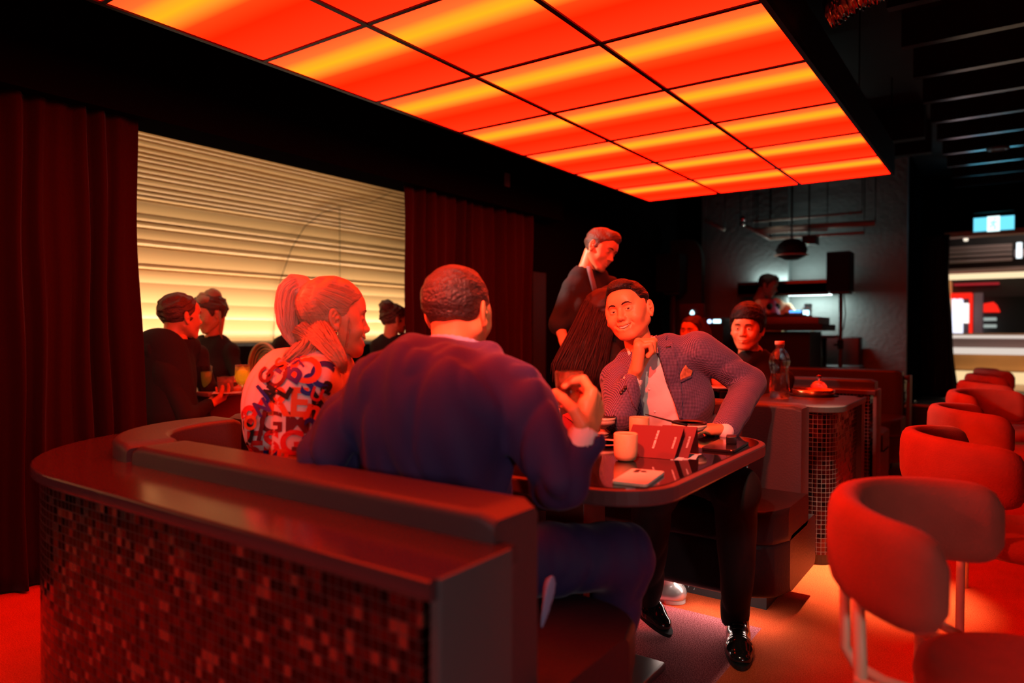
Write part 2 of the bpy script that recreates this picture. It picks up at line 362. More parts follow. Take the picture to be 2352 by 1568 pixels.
struct(MB().box((-5.7, -3, -.05), (3.5, 13.5, 0)).build('floor', floor_mat()))
WBLK = mat('black_wall_paint', (.0035, .0035, .004), .9, spec=.0, bump=.2, bscale=30); CBLK = mat('black_ceiling_paint', (.006, .006, .007), .5, spec=.2)
struct(MB().box((-5.7, -3, 3.0), (3.5, 13.5, 3.05)).build('ceiling', CBLK))
wl = MB(); X0, X1 = -3.55, -3.45
wl.box((X0, -3, 2.09), (-3.30, 5.45, 3.0))            # header over the alcove, standing forward of the curtains
wl.box((X0, .35, 0), (X1, 1.35, 2.09)); wl.box((X0, 3.85, 0), (X1, 9.6, 2.09)); wl.box((X0, -3, 0), (X1, -1.7, 2.09)); wl.box((X0, 5.45, 2.09), (X1, 9.6, 3.0))
struct(wl.build('wall_left', WBLK))
struct(MB().box((-3.45, 5.13, 0), (-3.41, 5.34, 1.62)).build('trim_1', mat('dark_grey_panel', (.022, .034, .038), .5)))
tag(MB().lathe([(0, 0), (.008, .001), (.009, .004), (.0, .006)], Wx(1242, 862, -3.405), 12, (1, 0, 0)).build('screw', mat('steel', (.6, .6, .6), .25, 1)), 'small shiny screw head in the grey panel behind the blue suit', 'screw')
# joists of the open ceiling
bm_ = mat('black_joist_gloss', (.012, .013, .015), .22)
for k in range(15):
    y = 1.1+k*.62
    if k == 0: j0 = struct(MB().box((-.55, y-.03, 2.80), (3.4, y+.03, 3.0)).build('trim_2', bm_)); jj = j0
    else: jj = j0.copy(); COL.objects.link(jj); jj.location = (0, k*.62, 0)
struct(MB().box((-3.45, 6.75, 2.72), (-.6, 6.85, 3.0)).box((-3.45, 7.35, 2.72), (-.6, 7.45, 3.0)).build('trim_3', CBLK))
# back wall behind the disc jockey
DJY = 8.4
plaster = mat('grey_plaster', (.10, .12, .12), .75, bump=.6, bscale=22, noise=.12, nscale=8)
xa, xb = Wy(1612, 700, DJY)[0], Wy(2082, 700, DJY)[0]
struct(MB().box((xa, DJY, 0), (xb, DJY+.1, 3.0)).build('wall_back', plaster))
xm = Wy(1818, 600, DJY)[0]
# fold in the plaster wall: the panel on the left stands slightly forward
struct(MB().raw([(xa, DJY-.02, 0), (xm, DJY-.16, 0), (xm, DJY, 0), (xa, DJY, 0), (xa, DJY-.02, 3), (xm, DJY-.16, 3), (xm, DJY, 3), (xa, DJY, 3)], [(0, 1, 5, 4), (1, 2, 6, 5), (3, 0, 4, 7), (4, 5, 6, 7), (0, 3, 2, 1)]).build('trim_4', plaster))
# dark partition with a rounded top corner
pts = []
pa, pb, pt = Wy(1540, 545, 7.9), Wy(1612, 545, 7.9), Wy(1612, 546, 7.9)[2]
n = 8; r = .17; prof = [(pa[0], 0), (pb[0], 0)]+[(pb[0]-r+r*math.cos(a), pt-r*1.5+r*1.5*math.sin(a)) for a in np.linspace(0, math.pi/2, n)]+[(pa[0], pt)]
m = MB(); N = len(prof); m.raw([(x, 7.9, z) for x, z in prof]+[(x, 8.0, z) for x, z in prof], [tuple(range(N)), tuple(range(2*N-1, N-1, -1))]+[(i, i+N, (i+1) % N+N, (i+1) % N) for i in range(N)])
struct(m.build('wall_partition', mat('grey_partition', (.020, .024, .022), .8, spec=.1)))
# doorway wall, raised floor
DY = 10.2; dx0 = Wy(2172, 700, DY)[0]; dtop = Wy(2172, 541, DY)[2]
struct(MB().box((xb-.1, DY, .3), (dx0, DY+.15, 3)).box((dx0, DY, dtop), (3.5, DY+.15, 3)).box((xb-.1, DJY+.1, 0), (xb, DY, 3)).build('wall_rear', WBLK))
PY = 8.95
struct(MB().box((xb, PY, 0), (3.5, 13.5, .295)).build('trim_5', mat('black_step', (.012, .012, .012), .5)))
struct(MB().box((xb, PY-.012, .28), (3.5, PY+.01, .302)).build('trim_6', mat('brass_strip', (.55, .33, .2), .35, .8)))
struct(MB().box((dx0-.02, DY-.05, dtop-.03), (3.5, DY+.16, dtop+.03)).build('trim_7', mat('door_head_tan', (.7, .42, .2), .5)))

# ------------------------------------------------------------------ alcove
GX = -5.3
def gold_profile():
    zs = 1.0; P = []; pat = [.04, .147, .119, .15, .10, .035, .135, .045, .09, .045, .055, .11, .03, .035, .04, .055, .035, .04, .045, .035, .03, .04, .055, .03, .035, .04, .03, .05, .035, .03, .04, .035, .03, .04, .05, .04]
    for q in pat:
        dp = .030 if q > .07 else .022
        for u in np.linspace(0, 1, 9)[:-1]: P.append((GX+(.010+.010*u*(1-u)*4 if q > .07 else .024*math.sin(math.pi*u)**.8), zs+q*u))
        zs += q
    return P, zs
P, zt = gold_profile(); V = []; n = len(P)
for x, z in P: V += [(x, -2.6, z), (x, 6.4, z)]
gold = mat('gold_ribbed_panel', (.74, .47, .21), .34, spec=.7)
me = MB().raw(V, [(2*i, 2*i+1, 2*i+3, 2*i+2) for i in range(n-1)], False)
struct(me.build('wall_alcove', gold))
struct(MB().box((GX-.1, -2.6, 0), (GX, 6.4, 1.0)).box((GX-.1, 6.35, 0), (-3.5, 6.45, 3)).box((GX-.1, -2.65, 0), (-3.5, -2.55, 3)).build('wall_alcove_side', mat('dark_wainscot', (.02, .015, .015), .6)))
seam = MB(); sp_ = [(628, 783), (632, 700), (645, 640), (670, 570), (700, 520), (740, 488), (780, 475)]
seam.tube([Wx(a, b, GX+.034) for a, b in sp_], .0035, 6); seam.tube([Wx(780, 475, GX+.034), Wx(781, 690, GX+.034)], .003, 6); seam.tube([Wx(781, 475, GX+.034), Wx(850, 466, GX+.034), Wx(900, 440, GX+.034)], .0025, 6)
struct(seam.build('trim_8', mat('panel_joint', (.12, .07, .03), .7)))
lamp('alcove_cove_light', 'AREA', (GX+.30, 1.9, 1.005), (GX+.06, 1.9, 1.95), 70, (1, .78, .57), shape='RECTANGLE', size=8.0, size_y=.06)
lamp('alcove_fill_light', 'AREA', (GX+.7, 2.2, 2.85), (GX+.2, 2.2, 1.4), 18, (1, .74, .50), shape='RECTANGLE', size=6.0, size_y=.1)  # added to brighten the alcove guests and the upper gold wall
lb = mat('black_leather', (.012, .010, .011), .38, bump=.15, bscale=90)
bq = thing('banquette', 'long black banquette against the gold ribbed wall', 'banquette', (GX+.3, 3, 0))
into(MB().box((GX+.02, -2.4, .0), (GX+.60, 5.3, .45), .03).build('seat', lb), bq); into(MB().box((GX+.02, -2.4, .45), (GX+.16, 5.3, 1.0), .02).build('backrest', lb), bq)

# curtains
def curtain(name, x, y0, y1, z0, z1, nf, amp, label, m, sd, sway=0, axis='x', xb_=0):
    rnd = np.random.RandomState(sd); n = nf*14; ph = np.cumsum(.7+.6*rnd.rand(nf+2)); ph = ph/ph[-2]*nf; V = []; rows = 26
    for r in range(rows+1):
        z = z0+(z1-z0)*r/rows; t = 1-r/rows
        for i in range(n+1):
            u = i/n; k = np.interp(u*nf, np.arange(nf+2), np.concatenate([[0], ph[:nf+1]])); a = amp*(.75+.5*math.sin(k*1.7+sd))*(.8+.3*t)
            d = a*math.sin(k*2*math.pi)+.35*a*math.sin(k*4.3*math.pi+1)*t+.012*math.sin(9*u+3*t)
            ed = sway*t*t*(u**6)
            yy = y0+(y1-y0)*u+ed+.006*math.sin(13*t+20*u)
            V.append((x+d, yy, z) if axis == 'x' else (yy, x+d, z))
    F = [(r*(n+1)+i, r*(n+1)+i+1, (r+1)*(n+1)+i+1, (r+1)*(n+1)+i) for r in range(rows) for i in range(n)]
    o = link(name, mesh_np(name, V, np.array(F), m)); s = o.modifiers.new('s', 'SOLIDIFY'); s.thickness = .004; return tag(o, label, 'curtain', None)
vel = mat('burgundy_velvet', (.026, .003, .004), .85, spec=.1, sheen=.1, bump=.15, bscale=60, stretch=(1, 1, .1))
curtain('curtain', -3.385, .30, 1.70, .012, 2.12, 17, .030, 'dark red floor-length curtain beside the gold wall, nearest the mosaic booth end', vel, 3, .11)
curtain('curtain', -3.385, 3.50, 5.12, .012, 2.12, 14, .034, 'dark red curtain hanging behind the man in the blue suit', vel, 5)
cx0, cx1 = Wy(2102, 700, DY-.25)[0], Wy(2178, 700, DY-.25)[0]
curtain('curtain', DY-.22, cx0, cx1, .31, 2.28, 8, .02, 'black curtain drawn to the side of the bright bar doorway', mat('black_velvet', (.012, .009, .009), .85), 8, .12, 'y')

# ------------------------------------------------------------------ booths
def booth_path(x0, y0, y1, x1, R, ds=.03):
    L = []
    def seg(a, b, nn):
        d = math.hypot(b[0]-a[0], b[1]-a[1]); k = max(1, int(d/ds))
        for i in range(k): L.append(((a[0]+(b[0]-a[0])*i/k, a[1]+(b[1]-a[1])*i/k), nn))
    def arc(c, a0, a1):
        k = max(4, int(R*abs(a1-a0)/ds))
        for i in range(k): a = a0+(a1-a0)*i/k; L.append(((c[0]+R*math.cos(a), c[1]+R*math.sin(a)), (math.cos(a), math.sin(a))))
    seg((x0, y0), (x1+R, y0), (0, -1)); arc((x1+R, y0+R), -math.pi/2, -math.pi); seg((x1, y0+R), (x1, y1-R), (-1, 0)); arc((x1+R, y1-R), math.pi, math.pi/2); seg((x1+R, y1), (x0, y1), (0, 1)); L.append(((x0, y1), (0, 1)))
    s = [0]
    for i in range(1, len(L)): s.append(s[-1]+math.dist(L[i][0], L[i-1][0]))
    return L, s
def sweep(path, prof, s0=None, s1=None, mod=None, uscale=None):
    L, s = path; idx = [i for i in range(len(L)) if (s0 is None or s[i] >= s0) and (s1 is None or s[i] <= s1)]; V = []; n = len(prof if prof else mod(s[idx[0]], s[idx[0]], s[idx[-1]])); UVv = []
    for i in idx:
        (x, y), (nx, ny) = L[i]; k = mod(s[i], s[idx[0]], s[idx[-1]]) if mod else None
        for o, z in (prof if not mod else k): V.append((x+nx*o, y+ny*o, z)); UVv.append((s[i], z))
    F = []; m = len(idx)
    for a in range(m-1):
        for b in range(n): c = (b+1) % n; F.append((a*n+b, a*n+c, (a+1)*n+c, (a+1)*n+b))
    caps = [tuple(range(n)), tuple(range((m-1)*n+n-1, (m-1)*n-1, -1))]
    return V, F, caps, UVv
def rr(o0, o1, z0, z1, r, n=4):
    P = []
    for cx, cz, a0 in ((o1-r, z1-r, 0), (o0+r, z1-r, 90), (o0+r, z0+r, 180), (o1-r, z0+r, 270)):
        for i in range(n+1): a = math.radians(a0+90*i/n); P.append((cx+r*math.cos(a), cz+r*math.sin(a)))
    return P
def swept(name, path, prof, m, parent, s0=None, s1=None, mod=None, uv=False, capflat=True):
    V, F, caps, U = sweep(path, prof, s0, s1, mod)
    me = bpy.data.meshes.new(name); me.from_pydata(V, [], F+caps); me.materials.append(m)
    if uv:
        ul = me.uv_layers.new(name='UVMap')
        for li, lp in enumerate(me.loops): ul.data[li].uv = U[lp.vertex_index]
    me.polygons.foreach_set('use_smooth', [True]*len(F)+[False]*2); me.update()
    bm = bmesh.new(); bm.from_mesh(me); bmesh.ops.recalc_face_normals(bm, faces=bm.faces); bm.to_mesh(me); bm.free()
    o = link(name, me); into(o, parent); e = o.modifiers.new('e', 'EDGE_SPLIT'); e.split_angle = math.radians(50); e = o.modifiers.new('w', 'WEIGHTED_NORMAL'); e.keep_sharp = True; return o
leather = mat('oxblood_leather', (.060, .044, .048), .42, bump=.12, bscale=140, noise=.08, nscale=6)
ledgem = mat('lacquered_ledge', (.062, .034, .038), .17, noise=.05)
endm = mat('taupe_end_panel', (.085, .085, .09), .55)
mos = mosaic_mat('mirror_mosaic', [(.06, .022, .018), (.028, .008, .007), (.008, .003, .003), (.24, .14, .10), (.04, .010, .008), (.09, .034, .028), (.015, .005, .004), (.035, .009, .007)])
mosd = mosaic_mat('dark_mosaic', [(.07, .014, .014), (.04, .008, .008), (.01, .004, .004), (.05, .010, .010)], .020, .0215, (.14, .09, .085))
plinth = mat('dark_plinth', (.03, .03, .032), .5)
seatm = mat('shaded_seat_leather', (.024, .019, .022), .45, spec=.35, bump=.12, bscale=140)  # booth leather darkened to carry the shade on seats and second booth
def booth(dy, label, detail=True, ledge_h=.75, mosm=None, y1=3.12):
    b = thing('booth_seat', label, 'booth', (-1.4, 2.0+dy, 0))
    p = booth_path(-.655, .92+dy, y1+dy, -2.28, .42)
    Ltot = p[1][-1]
    Lw = Ltot-.40 if detail else Ltot
    swept('ledge', p, rr(-.02, .195, .722, .752, .006, 2), ledgem, b, 0, Lw)
    swept('mosaic_wall', p, [(.012, .06), (.175, .06), (.175, .722), (.012, .722)], mosm or mos, b, .012, Lw-.012, uv=True)
    swept('plinth', p, [(-.28, 0), (.10, 0), (.10, .135), (-.28, .135)], plinth, b, .12, Ltot-.12)
    for nm, (ya, yb) in (('end_panel', (.92-.177, .92-.022)), ('end_panel', (y1+.005, y1+.172)))[:1 if detail else 2]:
        into(MB().box((-.668, ya+dy-.0, .08), (-.648, yb+dy+.02, .7515), .002).build(nm, endm), b)
    cuts = [0, .93, 1.87, 2.62, 3.3, 4.1, Ltot]
    cuts = [0, 1.215, 1.98, 2.70, 3.50, Ltot-1.215, Ltot] if detail else [0, Ltot]
    for i in range(len(cuts)-1):
        a, c = cuts[i]+.004, cuts[i+1]-.004
        def mod(s, sa, sb, a=a, c=c):
            e = min(s-sa, sb-s); k = 0 if e > .02 else .012*(1-math.sqrt(max(0, 1-(1-e/.02)**2)))
            return rr(-.14+k, .006-k*.3, .30, .800-k, .016)
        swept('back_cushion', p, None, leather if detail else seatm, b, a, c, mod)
    # the part of the cushion that laps over the ledge
    def mods(s, sa, sb):
        e = min(s-sa, sb-s); q = 0 if e > .16 else .16*(1-math.sqrt(max(0, 1-(1-e/.16)**2)))
        return rr(-.60+q, -.13, .33, .455, .03)
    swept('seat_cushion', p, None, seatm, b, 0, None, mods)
    def modb(s, sa, sb):
        e = min(s-sa, sb-s); q = 0 if e > .17 else .17*(1-math.sqrt(max(0, 1-(1-e/.17)**2)))
        return rr(-.585+q, .0, .135, .345, .03)
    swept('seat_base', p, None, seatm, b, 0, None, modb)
    return b
booth(0, 'horseshoe booth with oxblood cushions and mirror-mosaic outer wall, nearest the camera')
booth(3.95, 'second horseshoe booth with dark mosaic wall, behind the service station', False, mosm=mosd, y1=2.40)

# service station between the booths
st = thing('service_station', 'low mosaic-clad service station carrying the water bottle and brass tray', 'counter', (-.95, 3.83, 0))
def rpoly(x0, y0, x1, y1, r, corners, n=8):
    P = []
    for (cx, cy, a0, sx, sy, i) in ((x1, y1, 0, -1, -1, 0), (x0, y1, 90, 1, -1, 1), (x0, y0, 180, 1, 1, 2), (x1, y0, 270, -1, 1, 3)):
        if i in corners:
            for k in range(n+1): a = math.radians(a0+90*k/n); P.append((cx+sx*r+r*math.cos(a), cy+sy*r+r*math.sin(a)))
        else: P.append((cx, cy))
    return P
pl = rpoly(-1.10, 3.52, -.665, 4.18, .10, {3}); s = 0; V = []; U = []; F = []; n = len(pl)
for i in range(n+1):
    x, y = pl[i % n]
    if i: s += math.dist(pl[i % n], pl[i-1])
    V += [(x, y, .05), (x, y, .722)]; U.append(s)
F = [(2*i, 2*i+2, 2*i+3, 2*i+1) for i in range(n)]
me = bpy.data.meshes.new('mosaic_body'); me.from_pydata(V, [], F+[tuple(range(1, 2*n, 2))]); me.materials.append(mosd); ul = me.uv_layers.new(name='UVMap')
for li, lp in enumerate(me.loops): v = lp.vertex_index; ul.data[li].uv = (U[v//2], V[v][2])
o = link('mosaic_body', me); into(o, st)
into(MB().prism(rpoly(-1.12, 3.49, -.63, 4.2, .12, {3}), .722, .752).build('top', mat('dark_stone_top', (.032, .022, .022), .42, spec=.35), bevel=.004), st)
into(MB().prism(rpoly(-1.09, 3.53, -.675, 4.17, .09, {3}), 0, .05).build('plinth', plinth), st)
into(MB().box((-.672, 4.12, .04), (-.64, 4.20, .752)).build('corner_post', mat('dark_red_post', (.03, .008, .008), .5)), st)

# main table
TZ = .73
tb = thing('table', 'black glossy table with rounded corners and mauve edge inside the near booth', 'table', (-1.13, 1.94, 0))
tp = rpoly(-1.62, 1.46, -.655, 2.52, .17, {0, 1, 2, 3}, 10)
into(MB().prism(tp, TZ-.042, TZ-.002).build('edge_band', mat('mauve_edge', (.115, .062, .066), .36), bevel=.006), tb)
into(MB().prism(rpoly(-1.60, 1.48, -.675, 2.50, .155, {0, 1, 2, 3}, 10), TZ-.01, TZ).build('tabletop', mat('black_glass_top', (.012, .006, .006), .055, spec=.9, coat=.6)), tb)
into(MB().box((-1.20, 1.88, .03), (-1.06, 2.02, TZ-.042), .004).build('pedestal', mat('red_lacquer', (.17, .03, .02), .4)), tb)
into(MB().box((-1.36, 1.74, 0), (-.9, 2.14, .03), .01).build('base_plate', mat('brushed_steel', (.5, .48, .46), .3, 1)), tb)
into(MB().tube([Wz(1714, 1062, TZ-.045), Wz(1714, 1062, TZ-.045)+np.array([.004, 0, -.035])], [.007, .004], 10).build('hook', mat('brushed_steel', (.5, .48, .46), .3, 1)), tb)

# alcove table
at = thing('table', 'low table with dark red front in front of the gold ribbed wall', 'table', (-3.9, 2.75, 0))
AX = -3.55
into(MB().box((AX-.45, 2.16, .735), (AX, 3.2, .76), .006).build('tabletop', mat('pale_table_top', (.30, .22, .21), .35)), at)
into(MB().box((AX-.43, 2.18, .53), (AX-.01, 3.18, .735)).build('apron', mat('red_apron', (.13, .02, .02), .5)), at)
into(MB().box((AX-.32, 2.4, 0), (AX-.14, 2.95, .53)).build('pedestal', BLK), at)

# ------------------------------------------------------------------ chairs of the aisle
velr = mat('brick_red_velvet', (.38, .08, .05), .75, noise=.22, nscale=14, sheen=.08, bump=.25, bscale=240)
tube_m = mat('cream_steel_tube', (.78, .62, .40), .4)
def chair_mesh():
    R, H0, H1 = .275, .545, .765; V = []; a0, a1, n = math.radians(96), math.radians(264), 44; ring = []
    for i in range(n+1):
        a = a0+(a1-a0)*i/n; u = abs(2*i/n-1); top = H1-.018*u**2; bot = H0+.035*(1-u)+.015*u; e = min(i, n-i)/n
        k = 1 if e > .09 else math.sqrt(max(.0, 1-(1-e/.09)**2)); zc = (top+bot)/2; hh = (top-bot)/2*(.45+.55*k); th = .034*(.25+.75*k)
        for j in range(16):
            b = 2*math.pi*j/16; cx = math.copysign(abs(math.cos(b))**.75, math.cos(b)); cz = math.copysign(abs(math.sin(b))**.6, math.sin(b)); rad = R+th*cx+.012*math.sin(5*a)*max(0, -cx)*(1 if k == 1 else 0)*.5
            V.append((rad*math.cos(a), rad*math.sin(a), zc+hh*cz))
    F = [(i*16+j, i*16+(j+1) % 16, (i+1)*16+(j+1) % 16, (i+1)*16+j) for i in range(n) for j in range(16)]; F += [tuple(range(15, -1, -1)), tuple(range(n*16, n*16+16))]
    return V, F
def make_chair():
    c = thing('dining_chair', '', 'chair', (0, 0, 0))
    V, F = chair_mesh(); m = MB().raw(V, F, True); m.build('backrest', velr, c)
    m = MB(); m.lathe([(0, .375), (.185, .375), (.212, .39), (.218, .415), (.212, .440), (.185, .452), (.0, .457)], (.075, 0, 0), 40); m.build('seat', velr, c)
    for sx, sy in ((-1, 1), (-1, -1), (1, 1), (1, -1)):
        x = .03+sx*.17; y = sy*.17; q = MB()
        if sx < 0: q.tube([(x-.05, y*1.35, 0), (x-.045, y*1.28, .42), (x-.055, y*1.25, .62)], .0125, 12)
        else: q.tube([(x+.03, y*1.15, 0), (x, y*1.05, .41)], .0125, 12)
        q.build('leg', tube_m, c)
    for sy in (1, -1):
        q = MB(); q.tube([(-.235, sy*.16, .60), (-.235, sy*.155, .46), (-.215, sy*.15, .425), (-.16, sy*.15, .41), (.1, sy*.15, .405)], .0105, 12); q.build('support_arm', tube_m, c)
        q = MB(); q.tube([(-.195, sy*.225, .43), (-.1, sy*.20, .41)], .010, 10); q.build('seat_bracket', tube_m, c)
    return c
ch0 = make_chair()
CH = [((-.015, 1.68), -8, 'red velvet tub chair, largest and closest in the aisle row'), ((-.01, 2.86), 18, 'second red velvet tub chair from the camera in the aisle row'), ((-.01, 3.86), 12, 'third red velvet tub chair from the camera in the aisle row'),
      ((.0, 4.86), -24, 'fourth red velvet tub chair, its backrest front facing the camera'), ((0, 5.9), 14, 'fifth red velvet tub chair from the camera, third from the far end'), ((.0, 6.9), 6, 'second farthest red velvet tub chair of the aisle row'), ((.02, 8.0), 10, 'farthest red velvet tub chair of the aisle row by the bar doorway')]
for i, ((x, y), a, lab) in enumerate(CH):
    o = ch0 if i == 0 else copy_tree(ch0)
    o.location = (x, y, 0); o.rotation_euler = (0, 0, math.radians(a)); tag(o, lab, 'chair', 'red tub chairs along the aisle')
# ------------------------------------------------------------------ disc jockey corner
wht = emis('cool_white_led', (.80, 1, .95), 6)
sx0, sx1 = Wy(1700, 650, 8.2)[0], Wy(1908, 650, 8.2)[0]; z1, z0 = Wy(1800, 646, 8.2)[2], Wy(1800, 680, 8.2)[2]
sh = thing('wall_shelf', 'black box shelf behind the disc jockey with white light above and below', 'shelf', ((sx0+sx1)/2, 8.3, z0))
into(MB().box((sx0, 8.10, z0), (sx1, 8.13, z1), .004).box((sx0, 8.10, z0+.02), (sx1, 8.23, z1-.03), .004).build('fascia', mat('brown_gloss', (.035, .018, .014), .2)), sh)
into(MB().box((sx0+.03, 8.15, z1-.028), (sx1-.02, 8.17, z1-.012)).build('light_strip', wht), sh); into(MB().box((sx0+.55, 8.15, z0-.002), (sx1+.02, 8.18, z0+.012)).build('light_strip', wht), sh)
lamp('shelf_uplight', 'AREA', ((sx0+sx1)/2+.06, 8.19, z1), ((sx0+sx1)/2+.06, 8.33, z1+.5), 5, (.82, 1, .93), shape='RECTANGLE', size=(sx1-sx0)*.82, size_y=.03)
lamp('shelf_downlight', 'AREA', ((sx0+sx1)/2+.3, 8.19, z0), ((sx0+sx1)/2+.3, 8.30, z0-.5), 10, (.82, 1, .93), shape='RECTANGLE', size=(sx1-sx0)-.5, size_y=.03)
def pbox(px0, py0, px1, py1, y, depth, bev=0, m=None):
    a, b = Wy(px0, py1, y), Wy(px1, py0, y); return (m or MB()).box((a[0], y, a[2]), (b[0], y+depth, b[2]), bev)
# console
DJX = Wy(1560, 760, 7.0)[0]
con = thing('dj_console', 'black disc jockey console with slab top', 'console', (Wy(1780, 760, 7.0)[0], 7.3, 0))
a = Wy(1560, 760, 7.0); b = Wy(1860, 760, 7.0)
into(MB().box((a[0], 7.0, 0), (b[0], 7.5, a[2])).build('body', mat('console_black', (.006, .004, .004), .6, spec=.15)), con)
into(pbox(1745, 744, 1889, 759, 6.93, .6, .004).build('slab', mat('console_black', (.006, .004, .004), .6, spec=.15)), con)
into(pbox(1738, 727, 1880, 744, 6.98, .5, .004).build('top_tray', mat('dark_red_tray', (.04, .009, .008), .5)), con)
for k, (p0, p1, lab) in enumerate(((1745, 1790, 'media player deck in front of the disc jockey'), (1795, 1850, 'media player deck with blue display under the disc jockey hand'))):
    t = thing('media_player', lab, 'media player', (Wy((p0+p1)/2, 727, 7.1)[0], 7.1, Wy(1745, 727, 7.1)[2]))
    into(pbox(p0, 722, p1, 727.6, 7.05, .3, .004).build('body', BLK), t)
    into(MB().lathe([(.0, .015), (.085, .015), (.09, .0)], Wy((p0+p1)/2, 722, 7.2), 24).build('jog_wheel', mat('dark_steel', (.1, .1, .1), .3, 1)), t)
    if k: into(MB().obox(Wy(1827, 719, 7.33), [(1, 0, 0), (0, 1, .6), (0, -.6, 1)], (.055, .004, .03)).build('display', emis('blue_screen', (.08, .35, 1), 2.2)), t)
o = tag(pbox(1844, 712, 1857, 724, 7.1, .03, .004).build('display', emis('pale_screen', (.55, .9, 1), 3)), 'small glowing white screen on the right end of the console', 'screen')
# laptop with a lit mark on its lid
lp = thing('laptop', 'open dark laptop with a small glowing emblem on the lid', 'laptop', tuple(Wy(1590, 735, 6.6)))
q = Wy(1562, 729, 6.6); q2 = Wy(1618, 697, 6.6)
into(MB().obox(((q[0]+q2[0])/2, 6.6, (q[2]+q2[2])/2), [(1, 0, 0), (0, 1, .25), (0, -.25, 1)], ((q2[0]-q[0])/2, .006, (q2[2]-q[2])/2), .004).build('lid', mat('laptop_lid', (.020, .007, .007), .4, spec=.2)), lp)
into(MB().box((q[0], 6.6, q[2]-.012), (q2[0], 6.86, q[2]), .003).build('keyboard_base', mat('laptop_lid', (.020, .007, .007), .4, spec=.2)), lp)
c = Wy(1590, 718, 6.58); em = MB(); n = 20
P = []
for i in range(n):
    a = 2*math.pi*i/n; r = .021*(1+.16*math.cos(3*(a-math.pi/2))); P.append((c[0]+r*math.cos(a)*.95, c[2]+r*math.sin(a)))
em.raw([(x, 6.575, z) for x, z in P]+[(x, 6.583, z) for x, z in P], [tuple(range(n)), tuple(range(2*n-1, n-1, -1))]+[(i, i+n, (i+1) % n+n, (i+1) % n) for i in range(n)])
into(em.build('lid_emblem', emis('pale_screen', (.55, .9, 1), 3)), lp)
mx = thing('audio_interface', 'black box with round blue light and bright rectangular display beside the laptop', 'audio equipment', tuple(Wy(1638, 745, 6.6)))
into(pbox(1618, 729, 1658, 747, 6.6, .25, .004).build('housing', BLK), mx)
c = Wy(1630, 738, 6.595); into(MB().lathe([(0, .0), (.019, 0), (.019, .01), (0, .01)], c, 20, (0, -1, 0)).build('indicator_light', emis('blue_white', (.45, .62, 1), 3.5)), mx)
into(pbox(1637, 733, 1655, 742, 6.59, .02, .008).build('display', emis('pale_screen', (.55, .9, 1), 3)), mx)
into(MB().box((Wy(1560, 747, 6.6)[0], 6.58, 0), (Wy(1662, 747, 6.6)[0], 6.97, Wy(1600, 747, 6.6)[2])).build('stand', BLK), mx)
# speakers on stands
def speaker(px0, py0, px1, py1, y, label, pole_px):
    sp = thing('loudspeaker', label, 'loudspeaker', (Wy((px0+px1)/2, py1, y)[0], y+.1, Wy(px0, py1, y)[2]))
    into(pbox(px0, py0, px1, py1, y, .24, .012).build('cabinet', mat('speaker_black', (.004, .004, .004), .7, spec=.15)), sp)
    into(pbox(px0+3, py0+4, px1-3, py1-4, y-.006, .01, .002).build('grille', mat('speaker_grille', (.005, .005, .005), .9, spec=.1)), sp)
    s2 = thing('speaker_stand', label.replace('loudspeaker', 'stand of the loudspeaker', 1), 'stand', (Wy(pole_px, py1, y)[0], y+.12, 0))
    x = Wy(pole_px, py1, y)[0]; zt = Wy(px0, py1, y)[2]
    into(MB().tube([(x, y+.12, 0), (x, y+.12, zt-.02)], .019, 12).build('pole', mat('stand_black', (.03, .012, .012), .4)), s2)
    into(MB().box((x-.09, y+.04, zt-.03), (x+.09, y+.2, zt), .003).build('top_plate', BLK), s2)
    into(MB().tube([(x, y+.12, .93), (x, y+.12, 1.02)], .03, 12).tube([(x, y+.12, .97), (x-.06, y+.1, .97)], .012, 8).build('collar', BLK), s2)
    for k in range(3):
        a = 2.1*k+.5; into(MB().tube([(x, y+.12, .62), (x+.22*math.cos(a), y+.12+.22*math.sin(a), .012)], .010, 8).build('leg', BLK), s2)
    return s2
speaker(1505, 580, 1560, 671, 7.6, 'black loudspeaker on a pole to the left of the laptop', 1538)
s2 = speaker(1897, 575, 1953, 668, 7.6, 'black loudspeaker on a pole beside the lit shelf', 1926)
cb = [Wy(1938, 668, 7.8), Wy(1942, 720, 7.8), Wy(1938, 752, 7.8), Wy(1928, 770, 7.75)]
tag(MB().tube(cb, .006, 8).build('cable', BLK), 'thin black cable hanging beside the right loudspeaker stand', 'cable')
# ceiling things over the console
c = Wy(1818, 574, 7.6); t = thing('dome_lamp', 'dark oval dome hanging above the disc jockey', 'lamp', tuple(c))
into(MB().lathe([(0, .12), (.07, .11), (.13, .06), (.155, 0), (.13, -.07), (.07, -.10), (0, -.105)], c, 28).build('dome', mat('speaker_black', (.004, .004, .004), .7, spec=.15)), t)
into(MB().tube([c+np.array([.16*math.cos(a), .16*math.sin(a), -.055]) for a in np.linspace(0, 2*math.pi, 30)[:-1]], .008, 8, closed=True).build('rim', mat('tan_rim', (.25, .2, .15), .5)), t)
into(MB().tube([c+np.array([0, 0, .11]), (c[0], c[1], 3.0)], .01, 8).build('stem', BLK), t)
t = thing('projector', 'small black projector with a shiny lens under the pipes', 'projector', tuple(Wy(1858, 552, 7.7)))
into(pbox(1842, 540, 1873, 562, 7.7, .18, .006).build('housing', BLK), t); c = Wy(1856, 556, 7.69)
into(MB().lathe([(0, .03), (.014, .026), (.022, .01), (.022, -.01)], c, 20, (0, -1, 0)).build('lens', mat('lens_glass', (.5, .45, .35), .12, 1)), t)
into(MB().tube([Wy(1858, 540, 7.8), (Wy(1858, 540, 7.8)[0], 7.8, 3.0)], .008, 8).build('bracket', BLK), t)
pip = mat('painted_pipe', (.28, .25, .21), .38)
